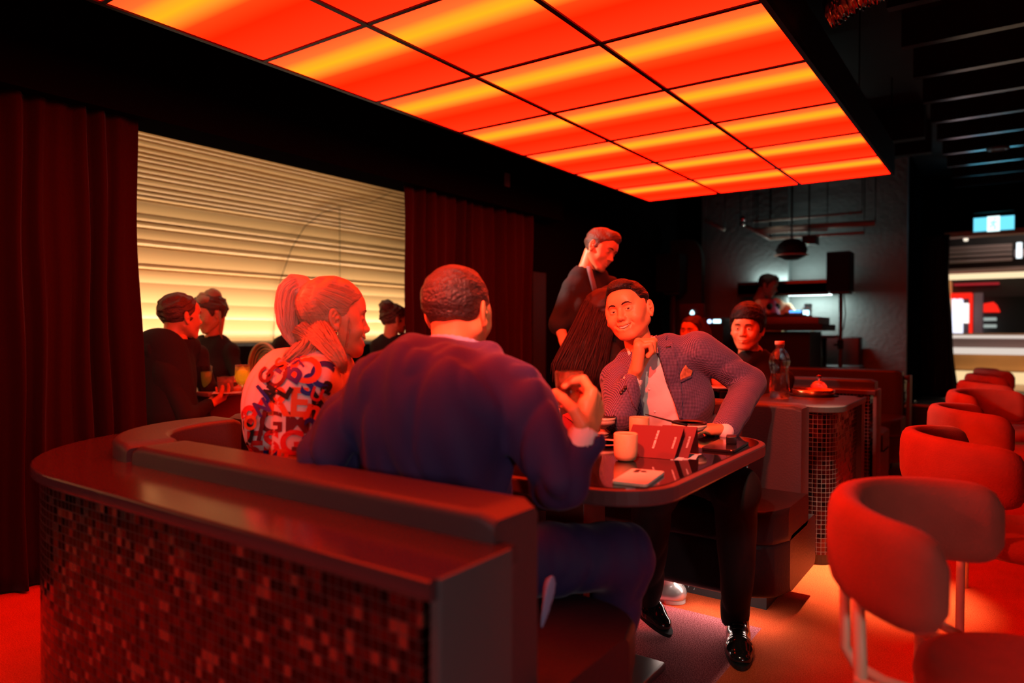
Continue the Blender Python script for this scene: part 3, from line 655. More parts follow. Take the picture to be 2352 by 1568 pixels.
for pts, r, lab in (
    ([(1735, 530), (1860, 520), (2010, 512)], .030, 'thick pale ceiling pipe, topmost of those above the disc jockey'),
    ([(1768, 549), (1860, 542), (1985, 534)], .016, 'thin ceiling pipe, lowest of those above the disc jockey'),
    ([(1740, 536), (1830, 531), (1900, 528)], .012, 'thin ceiling pipe just under the thick pale pipe'),
    ([(1700, 512), (1735, 530), (1770, 549)], .018, 'short slanting ceiling pipe joining the long pipes above the disc jockey'),
    ([(1620, 505), (1650, 520), (1665, 528)], .020, 'short dull pipe end left of the slanting ceiling pipe'),
    ([(1730, 509), (1830, 501), (1980, 487)], .014, 'dark ceiling pipe above the thick pale pipe')):
    t = thing('ceiling_pipe', lab, 'pipe', tuple(Wy(*pts[0], 7.9)), group=None); P = [Wy(x, y, 7.9) for x, y in pts]
    into(MB().tube(P, r, 14).build('pipe', pip), t)
    for q in (P[0], P[-1]): into(MB().tube([q+np.array([0, 0, 0]), (q[0], q[1], 3.0)], .005, 6).build('hanger', BLK), t)
lamp('pipe_spot', 'SPOT', (Wy(1700, 600, 7.2)[0], 7.3, 1.7), tuple(Wy(1850, 520, 7.9)), 5, (1, .9, .8), spot_size=math.radians(60), spot_blend=.8, shadow_soft_size=.05)  # unseen spot aimed up at the ceiling pipes
for (x, y), r in (((1705, 500), .03), ((1704, 517), .025)):
    pass
t = thing('sprinkler', 'shiny sprinkler cluster at the start of the slanting pipe', 'sprinkler', tuple(Wy(1706, 508, 7.85)))
c = Wy(1706, 502, 7.85); chm = mat('chrome', (.85, .82, .78), .12, 1)
into(MB().lathe([(0, .035), (.028, .028), (.034, 0), (.028, -.028), (0, -.035)], c, 16).build('body', chm), t)
into(MB().lathe([(0, -.03), (.03, -.035), (.03, -.045), (0, -.05)], c+np.array([0, 0, -.03]), 16).build('deflector', chm), t)
# high banquette and table at the back, right of the console
HB = 0
hb = thing('banquette', 'black high-backed banquette under the lit wall, right of the console', 'banquette', (Wy(1915, 840, 7.6)[0], 7.8, 0))
into(pbox(1866, 773, 1976, 960, 8.2, .16, .02).build('backrest', lb), hb); a = Wy(1882, 838, 7.95); b = Wy(1978, 838, 7.95)
into(MB().box((a[0], 7.93, .0), (b[0], 8.2, a[2]), .02).build('seat', lb), hb)
lamp('banquette_downlight', 'SPOT', (a[0]+.3, 7.5, 2.9), (a[0]+.4, 7.6, .7), 8, (1, .95, .95), spot_size=math.radians(28), spot_blend=.6, shadow_soft_size=.05)
ht = thing('high_table', 'small red-topped high table right of the console', 'table', (Wy(1885, 770, 7.62)[0], 7.7, 0))
into(pbox(1862, 769, 1921, 776, 7.60, .25, .004).build('tabletop', mat('red_lacquer', (.17, .03, .02), .4)), ht); c = Wy(1892, 776, 7.7)
into(MB().tube([(c[0], 7.72, 0), (c[0], 7.72, c[2])], .025, 12).build('pedestal', BLK), ht)
def lathe_glass(name, label, cat, loc, prof, m, liquid=None, lm=None, group=None, n=36):
    t = thing(name, label, cat, loc, group=group); MB().lathe(prof, (0, 0, 0), n).build('glass', m, t)
    if liquid: MB().lathe(liquid, (0, 0, 0), n).build('drink', lm, t)
    return t
clear = glass('clear_glass')
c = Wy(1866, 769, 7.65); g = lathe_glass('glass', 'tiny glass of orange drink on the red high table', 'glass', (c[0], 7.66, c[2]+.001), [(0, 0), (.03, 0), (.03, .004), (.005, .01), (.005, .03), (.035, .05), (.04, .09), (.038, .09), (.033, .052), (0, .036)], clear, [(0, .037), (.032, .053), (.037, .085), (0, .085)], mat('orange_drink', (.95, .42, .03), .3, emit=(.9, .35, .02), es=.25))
def rattan(name, label, c, rx, rz, y, stub=True):
    t = thing(name, label, 'chair', (c[0], y, 0)); rat = mat('pale_rattan', (.80, .66, .40), .55)
    for k in range(5):
        f = 1-.11*k; into(MB().tube([(c[0]+rx*f*math.cos(a), y+.01*k, c[2]+rz*f*math.sin(a)) for a in np.linspace(0, 2*math.pi, 36)[:-1]], .011 if k == 0 else .006, 8, closed=True).build('backrest_hoop', rat), t)
    into(MB().lathe([(0, 0), (1, 0), (1, .01), (0, .01)], (0, 0, 0), 36).build('woven_panel', mat('woven_cane', (.62, .48, .27), .7, bump=.4, bscale=150)), t)
    pn = t.children if False else [x for x in COL.objects if x.parent == t][-1]; pn.location = (0, .03, c[2]); pn.rotation_euler = (math.pi/2, 0, 0); pn.scale = (rx*.62, rz*.62, 1)
    for s_ in (-1, 1): into(MB().tube([(c[0]+s_*rx*.55, y, c[2]-rz*.8), (c[0]+s_*rx*.6, y+.02, .46), (c[0]+s_*rx*.7, y+.04, 0)], .012, 8).build('leg', rat), t)
    into(MB().box((c[0]-rx*.9, y+.02, .43), (c[0]+rx*.9, y+.42, .47), .015).build('seat', rat), t)
    return t
rattan('rattan_chair', 'round-backed pale rattan chair half hidden by the console', Wy(1851, 822, 7.62), .085, .115, 7.62)

# ------------------------------------------------------------------ doorway, exit sign and the bar room behind it
es_ = thing('exit_sign', 'glowing pale blue exit sign over the bright doorway', 'exit sign', tuple(Wy(2282, 510, 10.0)))
into(pbox(2233, 492, 2333, 534, 10.0, .06, .005).build('housing', mat('sign_housing', (.05, .12, .14), .4)), es_)
into(pbox(2236, 494, 2330, 532, 9.985, .014).build('face', emis('exit_cyan', (.16, .72, .95), 1.25)), es_)
into(pbox(2267, 495, 2297, 532, 9.98, .006).build('pictogram_panel', emis('exit_white', (.75, 1, 1), 1.6)), es_)
# running figure on the sign
fg = MB(); e = lambda x, y: Wy(x, y, 9.975)
fg.tube([e(2283, 507), e(2281, 515)], .010, 8).tube([e(2281, 515), e(2286, 520), e(2284, 527)], .007, 8).tube([e(2281, 515), e(2277, 520), e(2272, 520)], .007, 8).tube([e(2283, 508), e(2288, 511), e(2291, 508)], .006, 8).tube([e(2283, 508), e(2277, 510), e(2275, 514)], .006, 8).lathe([(0, .012), (.010, .006), (.010, -.006), (0, -.012)], e(2285, 502), 10)
into(fg.build('running_figure', emis('exit_green', (.35, .85, .85), 1.0)), es_)
into(pbox(2236, 482, 2330, 490, 10.02, .08, .004).build('top_housing', mat('cyan_lit_casing', (.08, .5, .5), .3)), es_)  # the sign's cyan light is put into the casing colour
lamp('exit_sign_glow', 'AREA', tuple(Wy(2282, 505, 9.93)), (Wy(2282, 505, 9.93)[0], 8.0, 2.9), .8, (.15, .7, 1), shape='RECTANGLE', size=.5, size_y=.2)
pil = thing('chrome_post', 'tall polished chrome post beside the black doorway curtain', 'post', tuple(Wy(2091, 915, 9.3)))
c = Wy(2091, 700, 9.3); into(MB().tube([(c[0], 9.3, .3), (c[0], 9.3, 2.8)], .036, 20).build('shaft', mat('polished_steel', (.7, .62, .58), .07, 1)), pil)
into(MB().lathe([(0, 0), (.07, 0), (.07, .01), (.04, .02)], (c[0], 9.3, .3), 20).build('foot_plate', chm), pil)
# glowing strips added for the white and red reflections on the post
t = tag(pbox(2081, 680, 2084, 746, 9.6, .03).build('post_reflection', emis('warm_white', (1, .86, .68), 1.3)), 'slim upright warm glow standing in for a reflection on the chrome post', 'reflection')
t = tag(pbox(2080, 628, 2094, 672, 9.75, .03).build('post_reflection', emis('red_tube', (1, .02, .01), 1.1)), 'red rectangular glow standing in for a reflection on the chrome post', 'reflection')
pin = mat('mauve_wall', (.30, .20, .19), .6)
BY = 13.0
struct(pbox(2050, 300, 2800, 980, BY, .1).build('wall_bar', mat('bar_dark', (.04, .035, .04), .35)))
struct(pbox(2100, 548, 2800, 600, 12.4, .4).build('trim_9', pin)); struct(pbox(2100, 601, 2800, 621, 12.3, .5).build('trim_10', pin))
tag(pbox(2120, 621, 2800, 632, 12.25, .1).build('cove_light', emis('warm_led', (1, .76, .45), 1.15)), 'long warm light strip across the bar room, brightest line through the doorway', 'light strip')
bars = 0
for y, g in ((569, 'topmost'), (578, 'second'), (588, 'third'), (599, 'lowest')):
    tag(pbox(2120, y-2.2, 2325, y+1.4, 12.2, .15).build('louvre_rail', mat('rail_steel', (.55, .45, .45), .3, .6)), g+' of the four steel rails across the dark louvre in the bar room', 'rail', 'louvre rails in the bar room')
struct(pbox(2100, 566, 2330, 600, 12.35, .04).build('trim_11', BLK))
tag(pbox(2334, 556, 2348, 592, 12.3, .1, .006).build('tube_light', emis('cool_tube', (.85, .95, 1), 1.6)), 'bright white tube light at the right end of the louvre', 'tube light')
tag(pbox(2213, 536, 2223, 552, 12.32, .12, .006).build('spot_lamp', emis('warm_white', (1, .86, .68), 1.3)), 'small bright ceiling lamp just below the exit sign', 'lamp')
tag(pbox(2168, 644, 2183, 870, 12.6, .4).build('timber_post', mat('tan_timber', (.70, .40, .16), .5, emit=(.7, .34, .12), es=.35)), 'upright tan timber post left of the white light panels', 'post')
for x0, x1, mm, lab in ((2186, 2196, 'cool_panel', 'leftmost'), (2199, 2209, 'cool_panel', 'middle'),):
    tag(pbox(x0, 686, x1, 766, 12.55, .45).build('light_panel', emis('cool_panel', (.80, .82, 1), 1.5)), lab+' of the upright white light panels in the red frame', 'light panel')
tag(pbox(2212, 696, 2224, 741, 12.5, .5).build('light_panel', emis('white_panel', (1, .9, .85), 1.6)), 'shorter white light panel right of the two tall ones', 'light panel')
fr_ = thing('red_surround', 'glowing red surround of the white light panels', 'light surround', tuple(Wy(2210, 770, 12.6))); rm = emis('red_tube', (1, .02, .01), 1.1)
into(pbox(2184, 672, 2232, 684, 12.6, .4).build('top_rail', rm), fr_); into(pbox(2225, 684, 2232, 766, 12.6, .4).build('upright', rm), fr_)
tag(pbox(2190, 648, 2295, 654, 12.7, .3).build('neon_strip', emis('dim_red', (.35, .015, .02), 1)), 'dim dark red neon strip under the warm light', 'light strip')
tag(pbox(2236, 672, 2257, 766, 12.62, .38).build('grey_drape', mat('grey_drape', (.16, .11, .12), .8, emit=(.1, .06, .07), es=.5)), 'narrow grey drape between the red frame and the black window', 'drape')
win = struct(pbox(2258, 670, 2800, 766, 12.7, .3).build('window_1', mat('dark_window', (.02, .024, .024), .12)))
c = MB(); p = [(2259, 717), (2259, 697), (2282, 693), (2290, 700), (2297, 714), (2297, 717)]
c.raw([Wy(x, y, 12.6) for x, y in p]+[Wy(x, y, 12.7) for x, y in p], [tuple(range(6)), tuple(range(11, 5, -1))]+[(i, i+6, (i+1) % 6+6, (i+1) % 6) for i in range(6)])
tag(c.build('lamp_shade', emis('red_tube', (1, .02, .01), 1.1)), 'small glowing red shade in front of the black window', 'lamp')
for y0_, y1_, g in ((729, 736, 'upper'), (745, 752, 'lower')): tag(pbox(2259, y0_, 2289, y1_, 12.6, .1, .006).build('glow_strip', emis('grey_glow', (.45, .52, .48), .8)), g+' pale grey light strip below the red shade', 'light strip', 'pale light strips below the red shade')
bar = thing('bar_counter', 'long bar counter with padded mauve back and warm lit lower front', 'bar', (Wy(2260, 900, 12)[0], 12, .3))
into(pbox(2110, 767, 2800, 772, 12.0, .3, .004).build('back_top', mat('tan_timber2', (.5, .3, .18), .5)), bar)
into(pbox(2150, 772, 2800, 776, 11.98, .05).build('light_strip', emis('soft_led', (1, .85, .75), .75)), bar)
into(pbox(2110, 776, 2800, 806, 12.0, .2, .01).build('padded_front', mat('mauve_pad', (.34, .22, .20), .6, noise=.15, nscale=4)), bar)
into(pbox(2110, 806, 2800, 811, 11.8, .3).build('edge_light', emis('soft_led', (1, .85, .75), .75)), bar)
into(pbox(2110, 811, 2800, 869, 11.9, .3).build('lower_front', mat('walnut_front', (.36, .17, .055), .5, noise=.4, nscale=2)), bar)
into(pbox(2110, 869, 2800, 874, 11.8, .05).build('base_light', emis('warm_led2', (1, .70, .35), 1.0)), bar)
struct(pbox(2110, 874, 2800, 905, 11.9, .3).build('trim_12', mat('pale_step', (.55, .42, .36), .5)))
lamp('bar_ceiling_light', 'AREA', (1.2, 11.2, 2.9), (1.2, 11.8, .3), 20, (1, .78, .62), shape='RECTANGLE', size=3, size_y=1)
lamp('bar_front_light', 'AREA', (1.2, 11.3, .45), (1.2, 12, .7), 12, (1, .65, .3), shape='RECTANGLE', size=4, size_y=.1)

# small things up high
sd = tag(MB().lathe([(0, 0), (.09, 0), (.09, -.02), (.06, -.03), (.05, -.02), (0, -.02)], Wz(2292, 338, 2.80), 28).build('smoke_detector', mat('dim_grey', (.05, .05, .055), .5)), 'faint round detector on the dark ceiling at the right', 'smoke detector')
tag(MB().box((-3.30, Wx(1158, 412, -3.3)[1], Wx(1163, 428, -3.3)[2]), (-3.285, Wx(1168, 412, -3.3)[1], Wx(1163, 398, -3.3)[2]), .002).build('sensor', mat('sensor_grey', (.10, .10, .11), .5)), 'small grey sensor box on the black header above the curtain', 'sensor')
dn = MB(); P = [W(1905, 75, 3.05), W(1960, 38, 2.95), W(2040, 8, 2.85), W(2130, -22, 2.75), W(2240, -60, 2.65)]
V = []; N = 28; K = 90; rs = np.random.RandomState(2)
for i in range(K):
    u = i/(K-1)*(len(P)-1); a = int(min(u, len(P)-2)); p = P[a]*(1-(u-a))+P[a+1]*(u-a); t = nrm(P[-1]-P[0]); s1 = nrm(np.cross(t, (0, 0, 1))); s2_ = np.cross(s1, t)
    for k in range(N): th = 2*math.pi*k/N; r = .075*(1+.10*math.sin(i*1.3)+.14*(rs.rand()-.5)); V.append(p+(s1*math.cos(th)+s2_*math.sin(th))*r+np.array([0, 0, .10]))
F = [(i*N+k, i*N+(k+1) % N, (i+1)*N+(k+1) % N, (i+1)*N+k) for i in range(K-1) for k in range(N)]
dn.raw(V, F, False); t = tag(dn.build('foil_duct', mat('crumpled_foil', (.5, .5, .5), .22, 1)), 'crumpled silver foil duct under the dark ceiling at the top', 'duct')
# ------------------------------------------------------------------ people
def clampn(a): return np.maximum(a, 0)
def make_head(h=.003, mouth='closed', neck=.12, eyes='open', wide=1.0, chin=1.0, nose=1.0, ears=True, jaw=1.0):
    s = SDF((-.12, -.15, -.14-(neck or 0)), (.12, .15, .16), h); wd = wide
    s.ell((0, -.014, .038), (.077*wd, .096, .082), k=.02)
    s.ell((0, .020, -.020), (.066*wd, .070, .085), k=.03)
    for q in (-1, 1):
        s.cap((q*.056*wd*jaw, -.006, -.045), (q*.022, .062, -.098*chin), .020, .017, k=.028)
        s.ell((q*.040*wd, .054, -.030), (.026, .026, .028), k=.022)
        s.ell((q*.050*wd, .030, .005), (.024, .036, .03), k=.02)
    s.ell((0, .068, -.100*chin), (.021, .020, .017), k=.02)
    s.cap((-.034, .074, .026), (.034, .074, .026), .013, k=.016)
    s.ell((0, .062, .05), (.05, .03, .035), k=.025)
    s.ell((0, .076, -.060), (.030, .020, .024), k=.02)
    for q in (-1, 1): s.ell((q*.031, .094, .004), (.021, .016, .0135), k=.014, op='s')
    # nose
    s.cap((0, .082, .012), (0, .104*nose, -.026), .0075, .0105, k=.011); s.ell((0, .105*nose, -.029), (.011, .010, .009), k=.007)
    for q in (-1, 1): s.ell((q*.0125, .095, -.032), (.0078, .010, .0075), k=.006); s.ell((q*.0065, .100, -.0395), (.0038, .005, .003), k=.003, op='s')
    # eyes: lids over the ball
    for q in (-1, 1):
        s.ell((q*.031, .0735, .003), (.0170, .0138, .0130), k=.006)
        if eyes == 'open': s.ell((q*.031, .0875, .0032), (.0130, .0085, .0034), k=.0015, op='s')
        elif eyes == 'narrow': s.ell((q*.031, .0875, .0030), (.0152, .0088, .0027), k=.0012, op='s')
        else: s.cap((q*.018, .0865, -.003), (q*.044, .0825, -.002), .0014, k=.002, op='s')
    # mouth
    if mouth == 'smile':
        mid = [(-.037, .0755, -.0480), (-.020, .0890, -.0622), (0, .0940, -.0680), (.020, .0890, -.0622), (.037, .0755, -.0480)]
        s.chain(mid, [.0036, .0098, .0118, .0098, .0036], k=.002, op='s')
        M = [(-.0355, .0750, -.0480), (-.019, .0890, -.0545), (0, .0935, -.0575), (.019, .0890, -.0545), (.0355, .0750, -.0480)]
        Lw = [(-.0345, .0750, -.0515), (-.018, .0860, -.0715), (0, .0905, -.0775), (.018, .0860, -.0715), (.0345, .0750, -.0515)]
        s.chain(M, [.0020, .0028, .0030, .0028, .0020], k=.003); s.chain(Lw, [.0022, .0038, .0044, .0038, .0022], k=.003)
        for q in (-1, 1):
            s.ell((q*.043*wd, .060, -.034), (.017, .018, .014), k=.014)
            s.chain([(q*.020, .0985, -.034), (q*.033, .0880, -.044), (q*.040, .0790, -.056)], [.0022, .0026, .0016], k=.008, op='s')
    else:
        up = [(-.024, .080, -.062), (-.010, .0925, -.0605), (0, .094, -.062), (.010, .0925, -.0605), (.024, .080, -.062)]
        lw = [(-.022, .080, -.0645), (0, .0925, -.0705), (.022, .080, -.0645)]
        s.chain(up, [.003, .0048, .005, .0048, .003], k=.005); s.chain(lw, [.003, .0062, .003], k=.005)
        s.chain([(-.026, .083, -.0615), (-.013, .0945, -.0642), (0, .0985, -.0655), (.013, .0945, -.0642), (.026, .083, -.0615)], [max(.0013, h*.62)]*5, k=.0022, op='s')
    if ears:
        for q in (-1, 1):
            R = rotm((1, q*.42, 0), (0, -.18, 1)); c = np.array([q*.083*wd, -.008, -.002])
            s.ell(c, (.0085, .0185, .033), R, k=.006); s.ell(c+np.array([q*.0075, .003, .002]), (.0065, .0125, .0235), R, k=.003, op='s'); s.chain([c+np.array([q*.004, .004, .016]), c+np.array([q*.005, -.004, .004]), c+np.array([q*.004, .001, -.010])], [.0022, .0028, .0022], k=.004); s.ell(c+np.array([q*.001, .006, -.028]), (.006, .009, .010), k=.006)
            s.ell(c+np.array([q*.003, .008, .0]), (.004, .005, .006), k=.004)
    if neck: s.cap((0, -.030, -.045), (0, -.045, -.115-neck), .052, .058, k=.025)
    V, F = s.mesh(); return relax(V, F, 1), F
def hairline_fn(front=.078, side=.030, burn=-.022, back=-.075, nape=-.07, ey=-.05):
    ys = [-.13, -.09, -.055, -.028, -.006, .012, .030, .040, .055, .09, .14]; zs = [back, back, nape, -.050, .030, burn, burn+.004, .040, front-.012, front, front+.01]
    return lambda y: np.interp(y, ys, zs)
def short_hair(h=.003, thick=.008, wide=1.0, seed=1, rough=.0018, lift=0, fx=None, top=.0, **kw):
    s = SDF((-.12, -.15, -.12), (.12, .15, .17), h); hl = hairline_fn(**kw)
    s.ell((0, -.014, .038+top*.5), (.077*wide+thick, .096+thick, .082+thick+top), k=.02); s.ell((0, .008, .0), (.066*wide+thick*.8, .072, .085), k=.02)
    if lift: s.ell((0, .045, .095), (.052, .045, .028+lift), k=.02)
    rs = np.random.RandomState(seed); fr = rs.randn(6, 3)*90; ph = rs.rand(6)*6
    def cut(X, Y, Z):
        jit = .0022*np.sin(X*900+Y*500)+.0016*np.sin(X*1700-Y*1300)
        hz = np.interp(np.broadcast_to(Y, (1, Y.shape[1], 1)).ravel(), np.linspace(-.15, .15, 400), hl(np.linspace(-.15, .15, 400))).reshape(Y.shape)
        # the front hairline rises a little at the temples
        return hz-Z+jit
    s.fn(cut, 'i', .006)
    if rough: s.disp(lambda X, Y, Z: sum(np.sin(fr[i, 0]*X+fr[i, 1]*Y+fr[i, 2]*Z+ph[i]) for i in range(6))*rough/2)
    V, F = s.mesh(); return V, F
def placeV(V, c, R, sc=1.0): return (V*sc) @ R + np.asarray(c)
def pt(c, R, p, sc=1.0): return np.asarray(c)+(np.asarray(p)*sc) @ R
def headR(face, up): 
    y = nrm(face); z = nrm(np.asarray(up)-y*np.dot(up, y)); return np.array([np.cross(y, z), y, z])
def hand(wrist, d, t, right=True, curl=(70, 85, 50), spread=6, thumb=(.5, .6, 30), size=1.0, h=.0022, forearm=None, curls=None, thumbpts=None, fr=1.0):
    "d = direction of the straight fingers, t = thumb side"
    d = nrm(d); t = nrm(np.asarray(t, float)-d*np.dot(t, d)); n = np.cross(t, d) if right else np.cross(d, t)   # n = palm normal
    w_ = np.asarray(wrist, float); S_ = size; L = .088*S_; chains = []
    root = [(.030, .098), (.010, .102), (-.011, .098), (-.030, .088)]; lens = [(.042, .026, .020), (.046, .030, .021), (.042, .028, .020), (.034, .021, .018)]
    fr_ = [.0092, .0094, .0088, .0078]
    for i in range(4):
        c3 = curls[i] if curls else curl; base = w_+t*root[i][0]*S_+d*root[i][1]*S_*.93-n*.002; P = [base]; a = 0; dd = nrm(d+t*math.tan(math.radians(spread*(1.5-i)*.6)))
        for j in range(3):
            a += math.radians(c3[j]); v = dd*math.cos(a)+n*math.sin(a); P.append(P[-1]+v*lens[i][j]*S_)
        chains.append((P, [fr_[i]*S_*fr*k for k in (1.08, 1.0, .92, .80)]))
    if thumbpts is None:
        o, cl, ang = thumb; b = w_+t*.022*S_+d*.022*S_+n*.008*S_; v1 = nrm(d*.75+t*.75+n*o); v2 = nrm(d*.95+t*.25+n*(o+cl)); v3 = nrm(d*.95-t*.1+n*(o+cl*1.3))
        tp = [b, b+v1*.042*S_, b+v1*.042*S_+v2*.032*S_, b+v1*.042*S_+v2*.032*S_+v3*.024*S_]
    else: tp = [np.asarray(q) for q in thumbpts]
    fa = forearm if forearm is not None else w_-d*.08
    allp = np.array([p for P, _ in chains for p in P]+tp+[w_, np.asarray(fa)]); s = SDF(allp.min(0)-.05, allp.max(0)+.05, h)
    pc = w_+d*.050*S_; s.box(pc, (.040*S_, .050*S_, .0145*S_), .0135*S_, np.array([t, d, n]), k=.008)
    s.cap(w_+d*.02*S_+t*.012*S_+n*.006, w_+d*.06*S_+t*.028*S_+n*.008, .019*S_, .015*S_, k=.012)
    s.cap(w_+d*.02*S_-t*.018*S_+n*.005, w_+d*.07*S_-t*.026*S_+n*.005, .016*S_, .014*S_, k=.012)
    for (P, r), i in zip(chains, range(4)):
        s.cap(w_+d*.03*S_+(P[0]-w_-d*.09*S_)*.5-n*.003, P[0], .010*S_, r[0], k=.010); s.ell(P[0]-n*.001, (r[0]*1.12,)*3, k=.006)
        for j in range(3): s.cap(P[j], P[j+1], r[j], r[j+1], k=.0022 if j else .004)
    s.chain(tp, [.0165*S_, .0125*S_, .0112*S_, .0095*S_], k=.006)
    s.cap(fa, w_+d*.012, .030*S_, .024*S_, k=.018, flat=(n, 1.25))
    V, F = s.mesh(); return relax(V, F, 1), F
SKIN = dict(rough=.42, spec=.45, noise=.06, nscale=30, bump=.10, bscale=300)
skA = mat('skin_warm', (.76, .30, .12), **SKIN); skB = mat('skin_light', (.80, .35, .16), **SKIN); skD = mat('skin_deep', (.16, .08, .05), **SKIN)
eyew = mat('eye_white', (.75, .70, .66), .15); iris = mat('iris_dark', (.025, .012, .008), .08); teeth = mat('teeth', (.82, .74, .62), .2); lipm = mat('lip', (.55, .18, .15), .35)
hairD = mat('hair_black', (.012, .008, .008), .5, spec=.35, bump=.7, bscale=110, stretch=(1, .35, 1)); hairBr = mat('hair_brown', (.10, .055, .035), .42, bump=.7, bscale=120, stretch=(1, .35, 1))
hairG = mat('hair_dark_grey', (.035, .022, .02), .40, spec=.6, bump=.8, bscale=130, stretch=(1, .5, 1))
def fold_fn(seed, amp, fr=26):
    rs = np.random.RandomState(seed); K = rs.randn(7, 3)*fr*np.array([1, 1, .6]); ph = rs.rand(7)*6.28
    def f(X, Y, Z):
        a = 0
        for i in range(0, 6, 2): a = a+np.sin(K[i, 0]*X+K[i, 1]*Y+K[i, 2]*Z+ph[i]+1.6*np.sin(K[i+1, 0]*X*.6+K[i+1, 1]*Y*.6+K[i+1, 2]*Z*.6+ph[i+1]))
        a = a/3; return amp*(1-np.abs(a))**2*1.6-amp*.5
    return f
def figure_torso(o, h=.008, pad=0, P=None, C=None, N=None, SL=None, SR=None, fwd=None, EL=None, ER=None, WL=None, WR=None, ra=.052, rf=.040, rw=.031, hip=.155, chest=.165, folds=.003, seed=1, thigh=None, ext=None, arms=True, sleeve=1.0, neckr=0):
    "clothing for trunk and arms as one surface; o = extra primitives callback"
    pts = [np.asarray(q) for q in (P, C, N, SL, SR, EL, ER, WL, WR) if q is not None]; A = np.array(pts); s = SDF(A.min(0)-.24, A.max(0)+.24, h)
    fl = (fwd, 1.42); P, C, N, SL, SR = [np.asarray(q, float) for q in (P, C, N, SL, SR)]
    s.cap(P, C, hip+pad, chest+pad, k=.03, flat=fl); mid = (SL+SR)/2; s.cap(C, mid*.6+N*.4-np.array([0, 0, .06]), chest+pad, .12+pad, k=.04, flat=fl)
    s.cap(SL, SR, .058+pad, .058+pad, k=.05); s.cap(SL*.45+N*.55, N-np.array([0, 0, .01]), .07+pad, .060+pad, k=.03); s.cap(SR*.45+N*.55, N-np.array([0, 0, .01]), .07+pad, .060+pad, k=.03)
    if arms:
        for Sx, E, Wr in ((SL, EL, WL), (SR, ER, WR)):
            if E is None: continue
            s.cap(Sx, E, ra+.008+pad, ra+pad, k=.025)
            if Wr is not None: E_, W_ = np.asarray(E), np.asarray(Wr); s.cap(E_, E_+(W_-E_)*sleeve, ra-.003+pad, rw+.006+pad, k=.02)
    if o: o(s)
    if folds: s.disp(fold_fn(seed, folds))
    return s
def cloth(name, s, m, parent, it=1):
    V, F = s.mesh(); V = relax(V, F, it); ob = link(name, mesh_np(name, V, F, m)); return into(ob, parent)
def person(label, loc, parts, m, cat='person'):
    "body = one mesh (skin), top-level"
    V, F = join(parts); V = V-np.asarray(loc); o = link('person', mesh_np('person', V, F, m), None, tuple(loc)); return tag(o, label, cat)
def body_core(P, C, N, SL, SR, fwd, EL, WL, ER, WR, HL=None, KL=None, AL=None, HR=None, KR=None, AR=None, h=.011):
    pts = [q for q in (P, C, N, SL, SR, EL, WL, ER, WR, KL, AL, KR, AR) if q is not None]; A = np.array([np.asarray(q) for q in pts]); s = SDF(A.min(0)-.2, A.max(0)+.2, h)
    s.cap(P, C, .12, .13, k=.03, flat=(fwd, 1.5)); s.cap(C, N, .12, .05, k=.04, flat=(fwd, 1.3)); s.cap(SL, SR, .04, k=.03)
    for a, b, c in ((SL, EL, WL), (SR, ER, WR)):
        if b is not None: s.cap(a, b, .038, .032, k=.02); s.cap(b, c, .032, .024, k=.02)
    for k_, a_ in ((KL, AL), (KR, AR)):
        if k_ is not None: s.cap(P, k_, .065, .045, k=.02); s.cap(k_, a_, .042, .032, k=.02)
    return s.mesh()
def eyes(c, R, parent, sc=1.0, look=(0, 0), lids=True):
    for q in (-1, 1):
        m = MB(); m.lathe([(0, .0118), (.004, .0111), (.0083, .0083), (.0111, .004), (.0118, 0), (.0111, -.004), (.0083, -.0083), (0, -.0118)], (0, 0, 0), 20)
        V = placeV(np.array(m.V), pt(c, R, (q*.031, .0735, .0035), sc), R, sc); e = link('eye', mesh_np('eye', V, MBf(m), eyew)); into(e, parent)
        m = MB(); m.lathe([(0, .0018), (.0035, .0014), (.0052, 0)], (0, 0, 0), 18); A = np.array(m.V)[:, [0, 2, 1]]+np.array([look[0]*.004, .0113, look[1]*.003]); V = placeV(A, pt(c, R, (q*.031, .0735, .0035), sc), R, sc); i_ = link('iris', mesh_np('iris', V, MBf(m), iris)); i_.parent = e
def MBf(m): return [f for f in m.F]
def brows(c, R, parent, m, sc=1.0, z=.026, arch=.004, thick=.0035, head=None):
    pj = BVHTree.FromPolygons([tuple(v) for v in head[0]], [tuple(int(i) for i in f) for f in head[1]]) if head else None
    def fy(p):
        if not pj: return p
        h = pj.ray_cast(Vector((p[0], .3, p[2])), Vector((0, -1, 0))); return (p[0], h[0].y+.0004, p[2]) if h[0] else p
    for q in (-1, 1):
        P = [pt(c, R, fy(p), sc) for p in ((q*.013, .0925, z), (q*.020, .0930, z+arch*.6), (q*.030, .0910, z+arch), (q*.040, .0860, z+arch*.8), (q*.050, .0760, z-.002))]
        into(MB().tube(P, [thick*.6, thick, thick, thick*.7, thick*.3], 8).build('eyebrow', m), parent)
def draped(objV, objF, poly, direction, off=.0015, maxd=3.0):
    pass
class Proj:
    "lays flat outlines onto a curved cloth along one direction"
    def __init__(s, V, F): s.b = BVHTree.FromPolygons([tuple(v) for v in V], [tuple(int(i) for i in f) for f in F])
    def lay(s, o, ux, uy, dr, pts2, faces, off=.0015):
        "o origin, ux, uy plane axes, dr ray direction"
        V = []; ok = []
        for x, y in pts2:
            p = np.asarray(o)+np.asarray(ux)*x+np.asarray(uy)*y; h = s.b.ray_cast(Vector(p), Vector(dr))
            if h[0] is None: V.append(p); ok.append(False)
            else: V.append(np.array(h[0])-np.asarray(dr)*off); ok.append(True)
        return V, [f for f in faces if all(ok[i] for i in f)]
